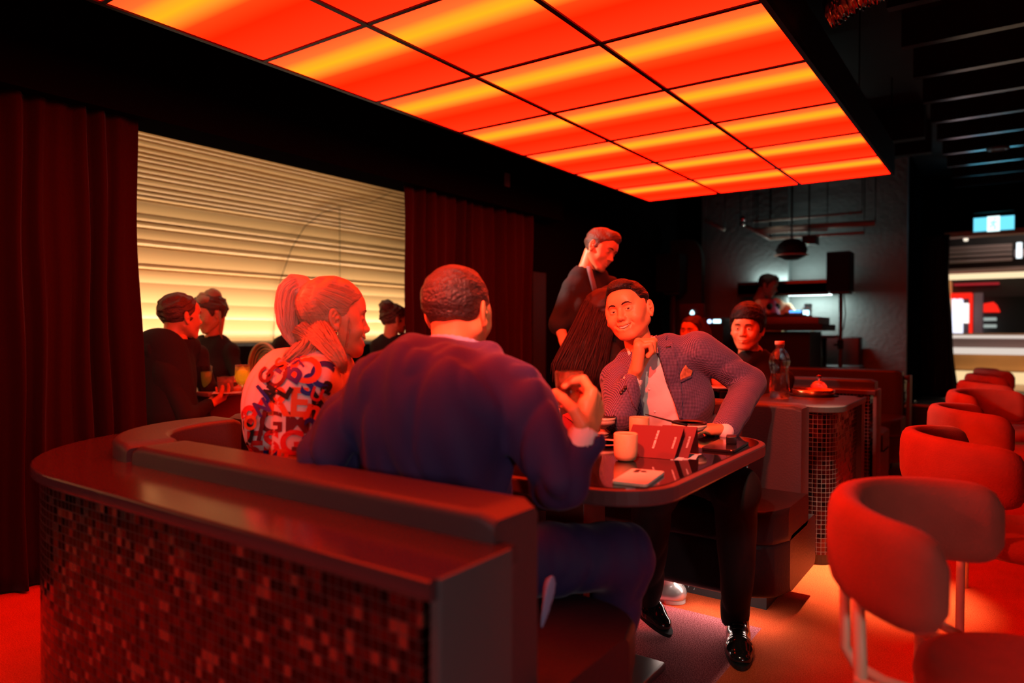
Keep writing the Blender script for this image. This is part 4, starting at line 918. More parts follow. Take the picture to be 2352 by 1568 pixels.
def fine(poly_me, cut=.012):
    bm = bmesh.new(); bm.from_mesh(poly_me); bmesh.ops.triangulate(bm, faces=bm.faces)
    for _ in range(7):
        E = [e for e in bm.edges if e.calc_length() > cut]
        if not E: break
        bmesh.ops.subdivide_edges(bm, edges=E, cuts=1); bmesh.ops.triangulate(bm, faces=bm.faces)
    bmesh.ops.remove_doubles(bm, verts=bm.verts, dist=1e-5)
    bm.verts.index_update(); V = [(v.co.x, v.co.y) for v in bm.verts]; F = [[v.index for v in f.verts] for f in bm.faces]; bm.free(); return V, F
def text_shape(txt, size=1.0, bold=.02, cut=.012):
    c = bpy.data.curves.new('t', 'FONT'); c.body = txt; c.size = size; c.offset = bold; c.resolution_u = 6; c.fill_mode = 'FRONT'
    o = bpy.data.objects.new('t', c); COL.objects.link(o); bpy.context.view_layer.update(); dg = bpy.context.evaluated_depsgraph_get(); me = bpy.data.meshes.new_from_object(o.evaluated_get(dg))
    bpy.data.objects.remove(o); bpy.data.curves.remove(c); r = fine(me, cut); bpy.data.meshes.remove(me); return r
def poly_shape(pts, cut=.012):
    me = bpy.data.meshes.new('p'); me.from_pydata([(x, y, 0) for x, y in pts], [], [tuple(range(len(pts)))]); r = fine(me, cut); bpy.data.meshes.remove(me); return r

def lock(name, path, radii, m, parent, strands=70, sr=.0012, seed=1, flat=None, k=.02, core=.78, spread=.25):
    "a lock of hair: soft core wrapped in fine strands that follow and fan out along it"
    P = [np.asarray(p) for p in path]; rs = np.random.RandomState(seed); n = len(P)
    o = None
    if core: s = SDF(np.min(P, 0)-max(radii)*1.3-.03, np.max(P, 0)+max(radii)*1.3+.03, .004); s.chain(P, [r*core for r in radii], k=k, flat=flat); V, F = s.mesh(); o = link(name, mesh_np(name, V, F, m)); o.parent = parent
    mb = MB(); T = [P[min(i+1, n-1)]-P[max(i-1, 0)] for i in range(n)]; dense = 16; ref = FF+.01
    for j in range(strands):
        th = rs.rand()*6.283; rr_ = .80+.32*rs.rand(); sp = 1+spread*(rs.rand()-.3); Q = []; e1 = .82+.18*rs.rand(); wob = rs.rand()*6
        for t in np.linspace(0, e1, dense):
            u = t*(n-1); a = int(min(u, n-2)); f = u-a; c = P[a]*(1-f)+P[a+1]*f; tt = nrm(T[a]*(1-f)+T[a+1]*f); s1 = nrm(np.cross(tt, ref)); s2 = np.cross(tt, s1); r = (radii[a]*(1-f)+radii[a+1]*f)*rr_*(1+(sp-1)*t*t)
            off = s1*math.cos(th+.25*math.sin(wob+3*t))*r+s2*math.sin(th+.25*math.sin(wob+3*t))*r
            if flat: ax = nrm(flat[0]); off = off-ax*np.dot(off, ax)*(1-1/flat[1])
            Q.append(c+off)
        mb.tube(Q, [sr*.6]+[sr]*(dense-3)+[sr*.6, sr*.2], 4, cap=False)
    q = mb.build('hair_strands' if o else name, m); q.parent = o or parent; return o or q
Zv = np.array([0, 0, 1.]); RR = nrm([RV[0], RV[1], 0]); FF = nrm([FV[0], FV[1], 0])
def lay_px(pr, pts, faces, off=.0015, near=.8):
    V = []; ok = []
    for x, y in pts:
        v = ray(x, y); h = pr.b.ray_cast(Vector(CAM+v*near), Vector(nrm(v)))
        if h[0] is None: V.append(CAM+v); ok.append(False)
        else: V.append(np.array(h[0])-nrm(v)*off); ok.append(True)
    return V, [f for f in faces if all(ok[i] for i in f)]
def patch(name, pr, poly, m, parent, off=.003, thick=.004, cut=5, near=.8):
    P, F = poly_shape(poly, cut); V, F = lay_px(pr, P, F, off, near); cm = {}
    F = [f for f in F if max(np.linalg.norm(np.asarray(V[f[i]])-np.asarray(V[f[i-1]])) for i in range(len(f))) < .03]
    def fd(a):
        while cm.setdefault(a, a) != a: a = cm[a]
        return a
    for f in F:
        for i in f[1:]: cm[fd(i)] = fd(f[0])
    cnt = {}
    for f in F: cnt[fd(f[0])] = cnt.get(fd(f[0]), 0)+1
    best = max(cnt, key=cnt.get); F = [f for f in F if fd(f[0]) == best]; V, F = compact(V, F)
    o = link(name, mesh_np(name, V, F, m)); into(o, parent); q = o.modifiers.new('s', 'SOLIDIFY'); q.thickness = thick; q.offset = 0; return o
def shoe(name, toe, heel, m, label, up=Zv, width=.048, L=None, sc=1.0, sole=None, ankle=None):
    toe = np.asarray(toe, float); heel = np.asarray(heel, float); d = nrm(toe-heel); L = np.linalg.norm(toe-heel); sd = nrm(np.cross(d, up)); u = np.cross(sd, d)
    s = SDF(np.minimum(toe, heel)-.16, np.maximum(toe, heel)+.2, .0045)
    s.cap(heel+d*.045+u*.03, heel+d*.10+u*.04, .036, .034, k=.02); s.cap(heel+d*.09+u*.035, toe-d*.10+u*.03, .035, .042, k=.03); s.cap(toe-d*.105+u*.024, toe-d*.05+u*.022, .044, .036, k=.025, flat=(u, 1.5))
    s.cap(heel+d*.05+u*.05, heel+d*.055+u*.095, .038, .042, k=.02)
    s.cap(heel+d*.055+u*.085, heel+d*.06+u*.16, .030, .030, k=.008, op='s')
    s.fn(lambda X, Y, Z: -((X-heel[0])*u[0]+(Y-heel[1])*u[1]+(Z-heel[2])*u[2]-.012), 'i', .004)
    s.disp(lambda X, Y, Z: .0016*np.sin(((X-heel[0])*d[0]+(Y-heel[1])*d[1]+(Z-heel[2])*d[2])*330+8*np.sin((Z-heel[2])*30))*np.exp(-((((X-heel[0])*d[0]+(Y-heel[1])*d[1])-(L-.115))/.028)**2))
    V, F = s.mesh(); t = thing(name, label, 'shoe', tuple((toe+heel)/2)); o = link('upper', mesh_np('upper', V, F, m)); into(o, t)
    n = 28; P = []
    for k in range(n):
        a = 2*math.pi*k/n; x = math.cos(a); y = math.sin(a); wv = .047 if x > 0 else .037; P.append(heel+d*(L/2+x*(L/2+.004))+sd*y*wv*(1-.25*max(0, -x)))
    b = MB().raw(P+[p+u*.014 for p in P], [tuple(range(n)), tuple(range(2*n-1, n-1, -1))]+[(i, (i+1) % n, (i+1) % n+n, i+n) for i in range(n)]); into(b.build('sole', sole or mat('sole_black', (.01, .01, .01), .5)), t)
    lc = MB()
    for k in range(3):
        q = heel+d*(.125+.022*k)+u*(.078-.007*k); lc.tube([q-sd*.020, q+u*.004, q+sd*.020], .0018, 6)
    into(lc.build('laces', mat('lace_black', (.012, .012, .012), .6)), t); return t
def auto_person(label, skin, c, face, up, sc, N, SL, SR, C, P, EL, WL, ER, WR, coat, hairm=None, hair=dict(), fwd=None, headk=dict(), hh=.004, legs=None, legm=None, coatname='jacket', sleeve=1.0, folds=.003, seed=1, hands=True, eye=True, ra=.05, pad=0, chest=.155, hip=.145, trn='trousers', th=.008):
    c = np.asarray(c); R = headR(face, up); V, F = make_head(hh, **headk); hm = (V, F); parts = [(placeV(V, c, R, sc), F)]
    fwd = nrm(fwd if fwd is not None else [face[0], face[1], 0])
    for (E_, W_, rt) in ((EL, WL, False), (ER, WR, True)):
        if hands and E_ is not None: d = nrm(np.asarray(W_)-np.asarray(E_)); t_ = np.cross(d, Zv); parts.append(hand(W_, d, fwd+.3*Zv, rt, (25, 35, 20), h=.0042, forearm=np.asarray(E_)*.5+np.asarray(W_)*.5))
    if not headk.get('neck', 1):
        hb = pt(c, R, (0, -.035, -.035), sc); q = SDF(np.minimum(hb, N)-.12, np.maximum(hb, N)+.12, .006); q.cap(hb, np.asarray(N)-Zv*.05, .050, .056, k=.02); parts.append(q.mesh())
    legs = legs or {}
    parts.append(body_core(P, C, N, SL, SR, fwd, EL, WL, ER, WR, h=.014, KL=legs.get('KL'), AL=legs.get('AL'), KR=legs.get('KR'), AR=legs.get('AR')))
    o = person(label, np.asarray(P)*[1, 1, 0], parts, skin)
    s = figure_torso(None, .010, pad, P, C, N, SL, SR, fwd, EL, ER, WL, WR, ra=ra, rf=ra-.008, chest=chest, hip=hip, folds=folds, seed=seed, sleeve=sleeve)
    s.ell(pt(c, R, (0, -.02, -.02), sc), (.085, .10, .11), k=.006, op='s'); s.cap(pt(c, R, (0, -.03, -.05), sc), N+Zv*.02, .060, .060, k=.006, op='s')
    cloth(coatname, s, coat, o)
    if legs:
        A = np.array([P, legs['KL'], legs['AL'], legs['KR'], legs['AR']]); q = SDF(A.min(0)-.2, A.max(0)+.2, .012); q.cap(P, np.asarray(P)+Zv*.05, .15, .14, k=.03, flat=(fwd, 1.3))
        for k_, a_ in (('KL', 'AL'), ('KR', 'AR')): q.cap(P, legs[k_], .085, .065, k=.03); q.cap(legs[k_], legs[a_], .062, .05, k=.02)
        cloth(trn, q, legm or coat, o)
    if hairm:
        V, F = short_hair(hh, wide=headk.get('wide', 1), **hair); h = link('hair', mesh_np('hair', placeV(V, c, R, sc), F, hairm)); into(h, o)
    if eye: eyes(c, R, o, sc); brows(c, R, o, hairD if hairm is hairBr else (hairm or hairD), sc, head=hm)
    return o, R
def sit_legs(P, fwd, side, spread=.12, knee=.44, kz=.50, z=.09):
    P = np.asarray(P, float); fwd = nrm(fwd); side = nrm(side); b = np.array([P[0], P[1], 0])
    return dict(KL=b+fwd*knee-side*spread+Zv*kz, AL=b+fwd*(knee-.02)-side*spread+Zv*z, KR=b+fwd*knee+side*spread+Zv*kz, AR=b+fwd*(knee-.02)+side*spread+Zv*z)

# ---- the laughing man in the checked jacket (facing us across the table)
def check_mat():
    t = NT('micro_check_wool'); p = t.n('ShaderNodeBsdfPrincipled'); t.l(p.outputs[0], t.out.inputs[0]); p.inputs['Roughness'].default_value = .8; p.inputs['Sheen Weight'].default_value = .15
    tc = t.n('ShaderNodeTexCoord'); mp = t.n('ShaderNodeMapping'); mp.inputs['Rotation'].default_value = (0, 0, math.radians(-38)); t.l(tc.outputs['Object'], mp.inputs[0]); sp = t.n('ShaderNodeSeparateXYZ'); t.l(mp.outputs[0], sp.inputs[0])
    a = t.math('SINE', t.math('MULTIPLY', t.math('ADD', sp.outputs[0], t.math('MULTIPLY', sp.outputs[1], .35)), 2*math.pi/.0047)); b = t.math('SINE', t.math('MULTIPLY', t.math('ADD', sp.outputs[2], t.math('MULTIPLY', sp.outputs[1], .5)), 2*math.pi/.0047))
    m_ = t.math('GREATER_THAN', t.math('ADD', a, b), .1); mx = t.n('ShaderNodeMix', data_type='RGBA'); t.l(m_, mx.inputs[0]); mx.inputs[6].default_value = (.022, .016, .045, 1); mx.inputs[7].default_value = (.20, .15, .27, 1); t.l(mx.outputs[2], p.inputs['Base Color']); return t.m
CHK = check_mat(); shirtw = mat('white_cotton', (.88, .80, .77), .75, bump=.15, bscale=30); blackwool = mat('black_wool', (.008, .007, .008), .85)
hc = W(1443, 717, 2.74); face = nrm(-FF*math.cos(math.radians(30))-RR*math.sin(math.radians(30))+Zv*.02); upv = nrm(Zv*.96-RR*.27); HRt = headR(face, upv); hs = .97
V, F = make_head(.0020, mouth='smile', wide=1.10, chin=.95, nose=.97, eyes='narrow', neck=.06); hmA = (V, F); parts = [(placeV(V, hc, HRt, hs), F)]
N = W(1484, 808, 2.78); SLi = W(1420, 872, 2.74); SRi = W(1602, 800, 2.72); C = W(1530, 905, 2.80); Pp = np.array([-1.06, 2.76, .56])
Er = W(1722, 880, 2.74); Wr = W(1672, 975, 2.53); El = W(1418, 958, 2.60); Wl = W(1460, 859, 2.63); fw = nrm(-FF*.9-RR*.25)
_d = nrm(UV_+RR*.10-FF*.05); _t = FF+RR*.15; _t = nrm(_t-_d*np.dot(_t, _d)); _n = np.cross(_t, _d)
def fp(w0, a, b, c): return w0+_t*a+_d*b+_n*c
KL = W(1500, 1125, 2.22); AL = W(1487, 1378, 2.62); KR = W(1692, 1125, 2.24); AR = W(1690, 1418, 2.52)
parts.append(hand(Wl, UV_+RR*.10-FF*.05, FF+RR*.15, True, curls=[(78, 95, 55), (80, 98, 55), (78, 95, 55), (72, 88, 50)], size=1.27, h=.0021, fr=1.05, forearm=Wl*.55+El*.45, thumbpts=[fp(Wl, .030, .035, .014), fp(Wl, .034, .075, .036), fp(Wl, .014, .098, .048), fp(Wl, -.010, .104, .044)]))
parts.append(hand(W(1668, 982, 2.50), -RR*.9-FF*.15-Zv*.04, FF, False, (12, 18, 12), h=.003, forearm=Wr*.6+Er*.4, size=1.0))
parts.append(body_core(Pp, C, N, SLi, SRi, fw, El, Wl, Er, Wr, h=.012, KL=KL, AL=AL, KR=KR, AR=AR))
mA = person('smiling person in a checked jacket and pink-lit white shirt, chin resting on fist', (Pp[0], Pp[1], 0), parts, skA)
def lowV(s): pass
sj = figure_torso(None, .006, 0, Pp, C, N, SLi, SRi, fw, El, Er, Wl, Wr, ra=.060, rf=.050, rw=.042, chest=.170, hip=.150, folds=.006, seed=4, sleeve=.70)
full = SDF(sj.lo, sj.lo+(sj.n-1)*sj.h, sj.h); full.d = sj.d.copy(); FVt, FFc = full.mesh(); prA = Proj(FVt, FFc)
sj.cap(Er, Wr+(Wr-Er)*.10, .056, .050, k=.02)
# neck opening and the open front
sj.cap(pt(hc, HRt, (0, -.03, -.05), hs), N+Zv*.0, .058, .066, k=.006, op='s')
def surf(pr, px, py, near=2.0): v = ray(px, py); return np.array(pr.b.ray_cast(Vector(CAM+v*near), Vector(nrm(v)))[0])
sj.chain([surf(prA, a, b) for a, b in ((1497, 812), (1497, 855), (1499, 900), (1514, 950), (1526, 1000), (1536, 1060))], [.024, .044, .060, .068, .080, .090], k=.003, op='s')
sj.cap(Wl+(El-Wl)*.22, Wl-(El-Wl)*.2, .046, .046, k=.003, op='s')
jA = cloth('jacket', sj, CHK, mA)
ss = figure_torso(None, .006, -.013, Pp, C, N, SLi, SRi, fw, None, None, None, None, chest=.170, hip=.150, folds=.004, seed=9, arms=False)
ss.cap(Wl+(El-Wl)*.62, Wl+(El-Wl)*.16, .043, .038, k=.01); ss.cap(Wl+(El-Wl)*.16, Wl-(El-Wl)*.1, .033, .033, k=.003, op='s')
ss.cap(W(1692, 958, 2.56), W(1666, 990, 2.48), .031, .031, k=.01)
ss.cap(pt(hc, HRt, (0, -.03, -.08), hs), N, .052, .052, k=.004, op='s')
cloth('shirt', ss, shirtw, mA)
# shirt collar: a standing band open at the throat
nb = N+Zv*.030-RR*.004; ring = []; nx = nrm(np.cross(fw, Zv))
for a in np.linspace(math.radians(62), math.radians(398), 26): ring.append(nb+nx*math.sin(a-math.pi*.5+math.pi*.0)*.066+fw*math.cos(a-math.pi*.5)*0)
col = SDF(nb-.15, nb+.15, .0035)
ang = np.linspace(math.radians(22), math.radians(338), 22); P = [nb+fw*math.cos(a)*.060+nx*math.sin(a)*.060-Zv*.018*math.cos(a) for a in ang]
col.chain(P, [.0075]*len(P), k=.004, flat=(nrm(Zv*.95+fw*.2), .42))
cloth('shirt_collar', col, shirtw, mA, 4)
patch('collar_point', prA, [(1496, 760), (1503, 757), (1514, 811), (1496, 810), (1490, 795)], shirtw, mA, .004, .003, near=2.2); patch('collar_point', prA, [(1437, 788), (1441, 788), (1449, 812), (1444, 816), (1438, 800)], shirtw, mA, .004, .003, near=2.2)
patch('lapel', prA, [(1502, 762), (1512, 758), (1533, 770), (1529, 782), (1545, 787), (1556, 830), (1566, 900), (1568, 962), (1560, 962), (1540, 895), (1514, 815)], CHK, mA, .006, .005, near=2.2)
patch('lapel', prA, [(1435, 784), (1424, 800), (1424, 812), (1432, 850), (1440, 890), (1452, 925), (1474, 962), (1484, 962), (1468, 890), (1453, 835), (1443, 795)], CHK, mA, .006, .005, near=2.2)
dk = mat('button_black', (.012, .010, .012), .3)
patch('buttonhole', prA, [(1529, 796), (1541, 794), (1541, 797), (1529, 799)], dk, mA, .010, .001, near=2.2)
psq = mat('paisley_silk', (.55, .22, .10), .5, noise=.75, nscale=90)
patch('pocket_square', prA, [(1562, 860), (1568, 848), (1575, 838), (1581, 846), (1591, 851), (1588, 862), (1562, 873)], psq, mA, .006, .004, near=2.2)
patch('pocket', prA, [(1560, 874), (1588, 862), (1589, 866), (1561, 879)], CHK, mA, .006, .003, near=2.2)
sV, sF = ss.mesh(); prS = Proj(sV, sF)
for bx, by in ((1482, 846), (1491, 893), (1504, 945)):
    v = ray(bx, by); h = prS.b.ray_cast(Vector(CAM+v*2.2), Vector(nrm(v)))
    if h[0] is not None: into(MB().lathe([(0, .002), (.0035, .002), (.0042, .001), (.0042, 0)], np.array(h[0]), 14, tuple(-nrm(v))).build('button', mat('pearl_button', (.85, .8, .76), .25)), mA)
for bx, by in ((1437, 890), (1432, 896), (1427, 902), (1722, 950), (1719, 958), (1716, 966)):
    v = ray(bx, by); h = prA.b.ray_cast(Vector(CAM+v*2.2), Vector(nrm(v)))
    if h[0] is not None: into(MB().lathe([(0, .004), (.006, .0035), (.0075, .0015), (.0075, -.001)], np.array(h[0]), 14, tuple(np.array(h[1]))).build('sleeve_button', dk), mA)
tq = SDF(np.minimum.reduce([Pp, KL, AL, KR, AR])-.2, np.maximum.reduce([Pp, KL, AL, KR, AR])+.2, .009); tq.cap(Pp, Pp+Zv*.08, .15, .14, k=.03, flat=(fw, 1.25))
for k_, a_ in ((KL, AL), (KR, AR)): tq.cap(Pp, k_, .095, .075, k=.03); tq.cap(k_, a_, .070, .050, k=.02)
tq.disp(fold_fn(3, .006, 20)); cloth('trousers', tq, blackwool, mA)
V, F = short_hair(.0026, thick=.0045, wide=1.08, seed=2, lift=.009, front=.093, burn=-.005, top=.006, rough=.0012); into(link('hair', mesh_np('hair', placeV(V, hc, HRt, hs), F, hairD)), mA)
eyes(hc, HRt, mA, hs, look=(-.6, -.1)); brows(hc, HRt, mA, hairD, hs, z=.023, arch=.0065, thick=.0030, head=hmA)
tm = MB()
for i in range(8):
    a = (i-3.5)*.0055; y = .0915-abs(a)**2*18; z = -.0645+abs(a)**2*18; tm.box((a-.0026, y-.006, z-.0030), (a+.0026, y, z+.007), .0010)
into(link('upper_teeth', mesh_np('upper_teeth', placeV(np.array(tm.V), hc, HRt, hs), tm.F, teeth)), mA)
tm = MB()
for i in range(8):
    a = (i-3.5)*.0045; y = .0890-abs(a)**2*18; z = -.0715+abs(a)**2*16; tm.box((a-.0021, y-.006, z-.005), (a+.0021, y, z+.0015), .001)
into(link('lower_teeth', mesh_np('lower_teeth', placeV(np.array(tm.V), hc, HRt, hs), tm.F, teeth)), mA)
gloss = mat('black_shoe_leather', (.012, .009, .009), .14, spec=.8, coat=.6)
shoe('dress_shoe', Wz(1702, 1540, .002), Wz(1692, 1452, .002), gloss, 'black laced dress shoe flat on the carpet, at the edge of the orange floor')
t_ = Wz(1538, 1462, .004); shoe('dress_shoe', t_, t_+nrm(AL-Zv*.05-t_)*.275, gloss, 'black dress shoe standing on its toe on the plum carpet', up=nrm(Zv*.85+(t_-AL)*[1, 1, 0]*2))
shoe('ankle_shoe', Wz(1572, 1384, .002), Wz(1500, 1372, .002), mat('silver_leather', (.62, .55, .52), .22, .7), 'shiny silver shoe under the far bench, behind the toe-standing black shoe', sole=mat('pale_sole', (.5, .45, .42), .5))
# ---- the man in the blue suit, seen from behind
hc = W(1052, 720, 1.88); face = nrm([-.10, .99, -.04]); upv = nrm(Zv+FF*.10+RR*.02); HRb = headR(face, upv); hs = .99
V, F = make_head(.0025, wide=1.04, eyes='open', neck=.07); parts = [(placeV(V, hc, HRb, hs), F)]
N = W(1047, 818, 1.80); SL = W(858, 885, 1.68); SR = W(1172, 885, 1.63); C = W(988, 970, 1.66); Pp = np.array([-1.10, 1.27, .56]); fw = nrm([-.15, 1, 0])
EL = W(752, 1045, 1.64); WL = W(905, 1075, 1.96); ER = W(1288, 1108, 1.55); WR = W(1344, 1000, 1.60)
GC = W(1304, 892, 1.70)   # held glass
parts.append(hand(WR, W(1370, 905, 1.67)-WR, -FF*.75+Zv*.40-RR*.40, True, curls=[(38, 62, 35), (52, 62, 35), (62, 66, 38), (74, 70, 40)], h=.0022, forearm=WR*.6+ER*.4, size=1.08, fr=1.12,
    thumbpts=[W(1337, 975, 1.585), W(1318, 941, 1.585), W(1292, 916, 1.62), W(1276, 902, 1.655)], spread=7))
parts.append(hand(WL, nrm(WL-EL), Zv, False, (20, 30, 20), h=.004, forearm=WL*.5+EL*.5))
bx = np.array([Pp[0], Pp[1], 0]); KR = np.array([-.80, 1.62, .53]); AR = np.array([-.88, 1.66, .11]); KL = np.array([-1.30, 1.66, .52]); AL = np.array([-1.30, 1.68, .11])
parts.append(body_core(Pp, C, N, SL, SR, fw, EL, WL, ER, WR, h=.012, KL=KL, AL=AL, KR=KR, AR=AR))
mB = person('person in a navy suit seen from behind, holding up a glass', (Pp[0], Pp[1], 0), parts, skA)
navy = mat('navy_wool', (.034, .020, .10), .7, sheen=.15, bump=.25, bscale=420, noise=.1, nscale=5)
# long soft creases run down the back from the shoulder blades
def back_folds(X, Y, Z):
    L_ = (X-C[0])*RR[0]+(Y-C[1])*RR[1]; H = Z-C[2]; a = np.sin(46*(L_-.22*H)+2.2*np.sin(7*H)+1.0)*np.sin(13*L_+9*H+.5); return .0095*a*np.clip((H+.30)/.2, .2, 1)
sj = figure_torso(None, .006, 0, Pp, C, N, SL, SR, fw, EL, ER, WL, WR, ra=.064, rf=.052, rw=.040, chest=.205, hip=.180, folds=.011, seed=12, sleeve=.86)
sj.disp(back_folds)
sj.cap(pt(hc, HRb, (0, -.03, -.08), hs), N, .058, .066, k=.004, op='s'); sj.ell(pt(hc, HRb, (0, 0, 0), hs), (.10, .10, .12), k=.004, op='s')
sj.cap(WR+(ER-WR)*.10, WR-(ER-WR)*.3, .041, .041, k=.003, op='s')
into_ = cloth('jacket', sj, navy, mB)
ss = SDF(np.minimum(WR, ER)-.1, np.maximum(WR, ER)+.1, .003); ss.cap(WR+(ER-WR)*.42, WR+(ER-WR)*.02, .042, .0385, k=.01); ss.cap(WR+(ER-WR)*.03, WR-(ER-WR)*.3, .0345, .0345, k=.003, op='s'); cloth('shirt_cuff', ss, shirtw, mB)
nb = N+Zv*.006-FF*.004; nx = nrm(np.cross(fw, Zv)); col = SDF(nb-.16, nb+.16, .0035); ang = np.linspace(math.radians(20), math.radians(340), 22)
P = [nb+fw*math.cos(a)*.070+nx*math.sin(a)*.070-Zv*.020*math.cos(a)+Zv*.012 for a in ang]; col.chain(P, [.0085]*len(P), k=.004, flat=(nrm(Zv*.95+fw*.2), .45)); cloth('shirt_collar', col, mat('pale_blue_cotton', (.28, .36, .60), .75), mB, 4)
col = SDF(nb-.18, nb+.18, .004); P = [nb+fw*math.cos(a)*.080+nx*math.sin(a)*.082-Zv*.020*math.cos(a)-Zv*.018 for a in ang]; col.chain(P, [.012]*len(P), k=.008, flat=(nrm(Zv*.95+fw*.2), .55)); cloth('jacket_collar', col, navy, mB, 4)
tq = SDF(np.minimum.reduce([Pp, KL, AL, KR, AR])-.22, np.maximum.reduce([Pp, KL, AL, KR, AR])+.22, .009); tq.cap(Pp-Zv*.01, Pp+Zv*.10, .17, .16, k=.03, flat=(fw, 1.25))
for k_, a_ in ((KL, AL), (KR, AR)): tq.cap(Pp-Zv*.02, k_, .105, .082, k=.03); tq.cap(k_, a_, .075, .052, k=.02)
tq.disp(fold_fn(8, .006, 20)); cloth('trousers', tq, navy, mB)
V, F = short_hair(.0028, thick=.006, wide=1.04, seed=5, lift=.0, front=.085, burn=-.030, top=.003, nape=-.050, back=-.052, rough=.0010); into(link('hair', mesh_np('hair', placeV(V, hc, HRb, hs), F, hairG)), mB); brows(hc, HRb, mB, hairD, hs); eyes(hc, HRb, mB, hs)
for nm, kn in (('right', (AR, KR)), ('left', (AL, KL))):
    a_ = kn[0]; shoe('dress_shoe', np.array([a_[0]+.02, a_[1]+.20, .002]), np.array([a_[0], a_[1]-.07, .002]), gloss, 'dark dress shoe of the seated person in the navy suit, '+nm+' foot')
# light blue shirt tail below the jacket
q = SDF(Pp-.35, Pp+.35, .006); a0 = W(1272, 1345, 1.42); q.cap(a0, W(1276, 1445, 1.38), .022, .030, k=.01, flat=(FF, 2)); cloth('shirt_tail', q, mat('pale_blue_cotton', (.28, .36, .60), .75), mB)

# ---- the laughing woman with the ponytail
hc = W(768, 734, 2.10); face = nrm(RR*math.cos(math.radians(20))+FF*math.sin(math.radians(20))-Zv*.02); upv = nrm(Zv*.985-RR*.13); HRc = headR(face, upv); hs = .96
V, F = make_head(.0024, wide=1.0, mouth='smile', eyes='closed', neck=.06, nose=.94, chin=.98); hmC = (V, F); parts = [(placeV(V, hc, HRc, hs), F)]
N = W(752, 838, 2.12); SL = W(742, 880, 2.28); SR = W(712, 892, 1.95); C = W(668, 945, 2.12); Pp = np.array([-1.83, 1.46, .56]); fw = nrm(RR*.95+FF*.2)
ER = W(700, 1050, 1.93); WR = W(835, 1050, 2.0); EL = W(760, 1030, 2.35); WL = W(900, 1020, 2.3)
KR = np.array([-1.42, 1.52, .50]); AR = np.array([-1.42, 1.55, .09]); KL = np.array([-1.45, 1.80, .50]); AL = np.array([-1.40, 1.86, .09])
parts.append(body_core(Pp, C, N, SL, SR, fw, EL, WL, ER, WR, h=.012, KL=KL, AL=AL, KR=KR, AR=AR)); parts.append(hand(WR, nrm(WR-ER), Zv, True, (20, 30, 20), h=.004, forearm=WR*.5+ER*.5)); parts.append(hand(WL, nrm(WL-EL), Zv, False, (20, 30, 20), h=.004, forearm=WL*.5+EL*.5))
mC = person('laughing person with a blond ponytail and a white shirt printed with big letters', (Pp[0], Pp[1], 0), parts, skB)
s = figure_torso(None, .005, .012, Pp, C, N, SL, SR, fw, EL, ER, WL, WR, ra=.062, rf=.058, rw=.045, chest=.175, hip=.185, folds=.006, seed=21, sleeve=.8)
s.cap(SR, ER, .078, .088, k=.03); s.cap(pt(hc, HRc, (0, -.03, -.06), hs), N+Zv*.01, .056, .062, k=.004, op='s')
s.disp(lambda X, Y, Z: .004*np.sin(38*((X-SR[0])*RR[0]+(Y-SR[1])*RR[1])+12*(Z-SR[2]))*np.exp(-((Z-SR[2]+.06)/.09)**2))
V, F = s.mesh(); V = relax(V, F, 1); sh_ = link('shirt', mesh_np('shirt', V, F, mat('white_print_cotton', (.80, .70, .68), .75, bump=.1, bscale=25))); into(sh_, mC); prC = Proj(V, F)
INK = dict(red=mat('ink_red', (.75, .015, .012), .7), orange=mat('ink_orange', (.85, .10, .02), .7), wine=mat('ink_wine', (.16, .004, .008), .7), blue=mat('ink_blue', (.012, .03, .30), .7), purple=mat('ink_purple', (.07, .02, .22), .7), black=mat('ink_black', (.008, .008, .010), .7))
PR = {k: [] for k in INK}
def letter(ch, px, py, hpx, rot, ink, sx=1.0, lift=0):
    hpx *= 1.34; P, F = text_shape(ch, 1.0, .018 if 'M' in ch else .032, .10); P = np.array(P); h0 = .70; P[:, 0] = (P[:, 0]-P[:, 0].mean())*hpx/h0*sx; P[:, 1] = (P[:, 1]-.35)*hpx/h0; a = math.radians(rot); X = px+P[:, 0]*math.cos(a)+P[:, 1]*math.sin(a); Y = py-(P[:, 1]*math.cos(a)-P[:, 0]*math.sin(a))
    F = [f for f in F]; V, F = lay_px(prC, list(zip(X, Y)), F, .0016+lift, 1.2); PR[ink].append((np.array(V), F))
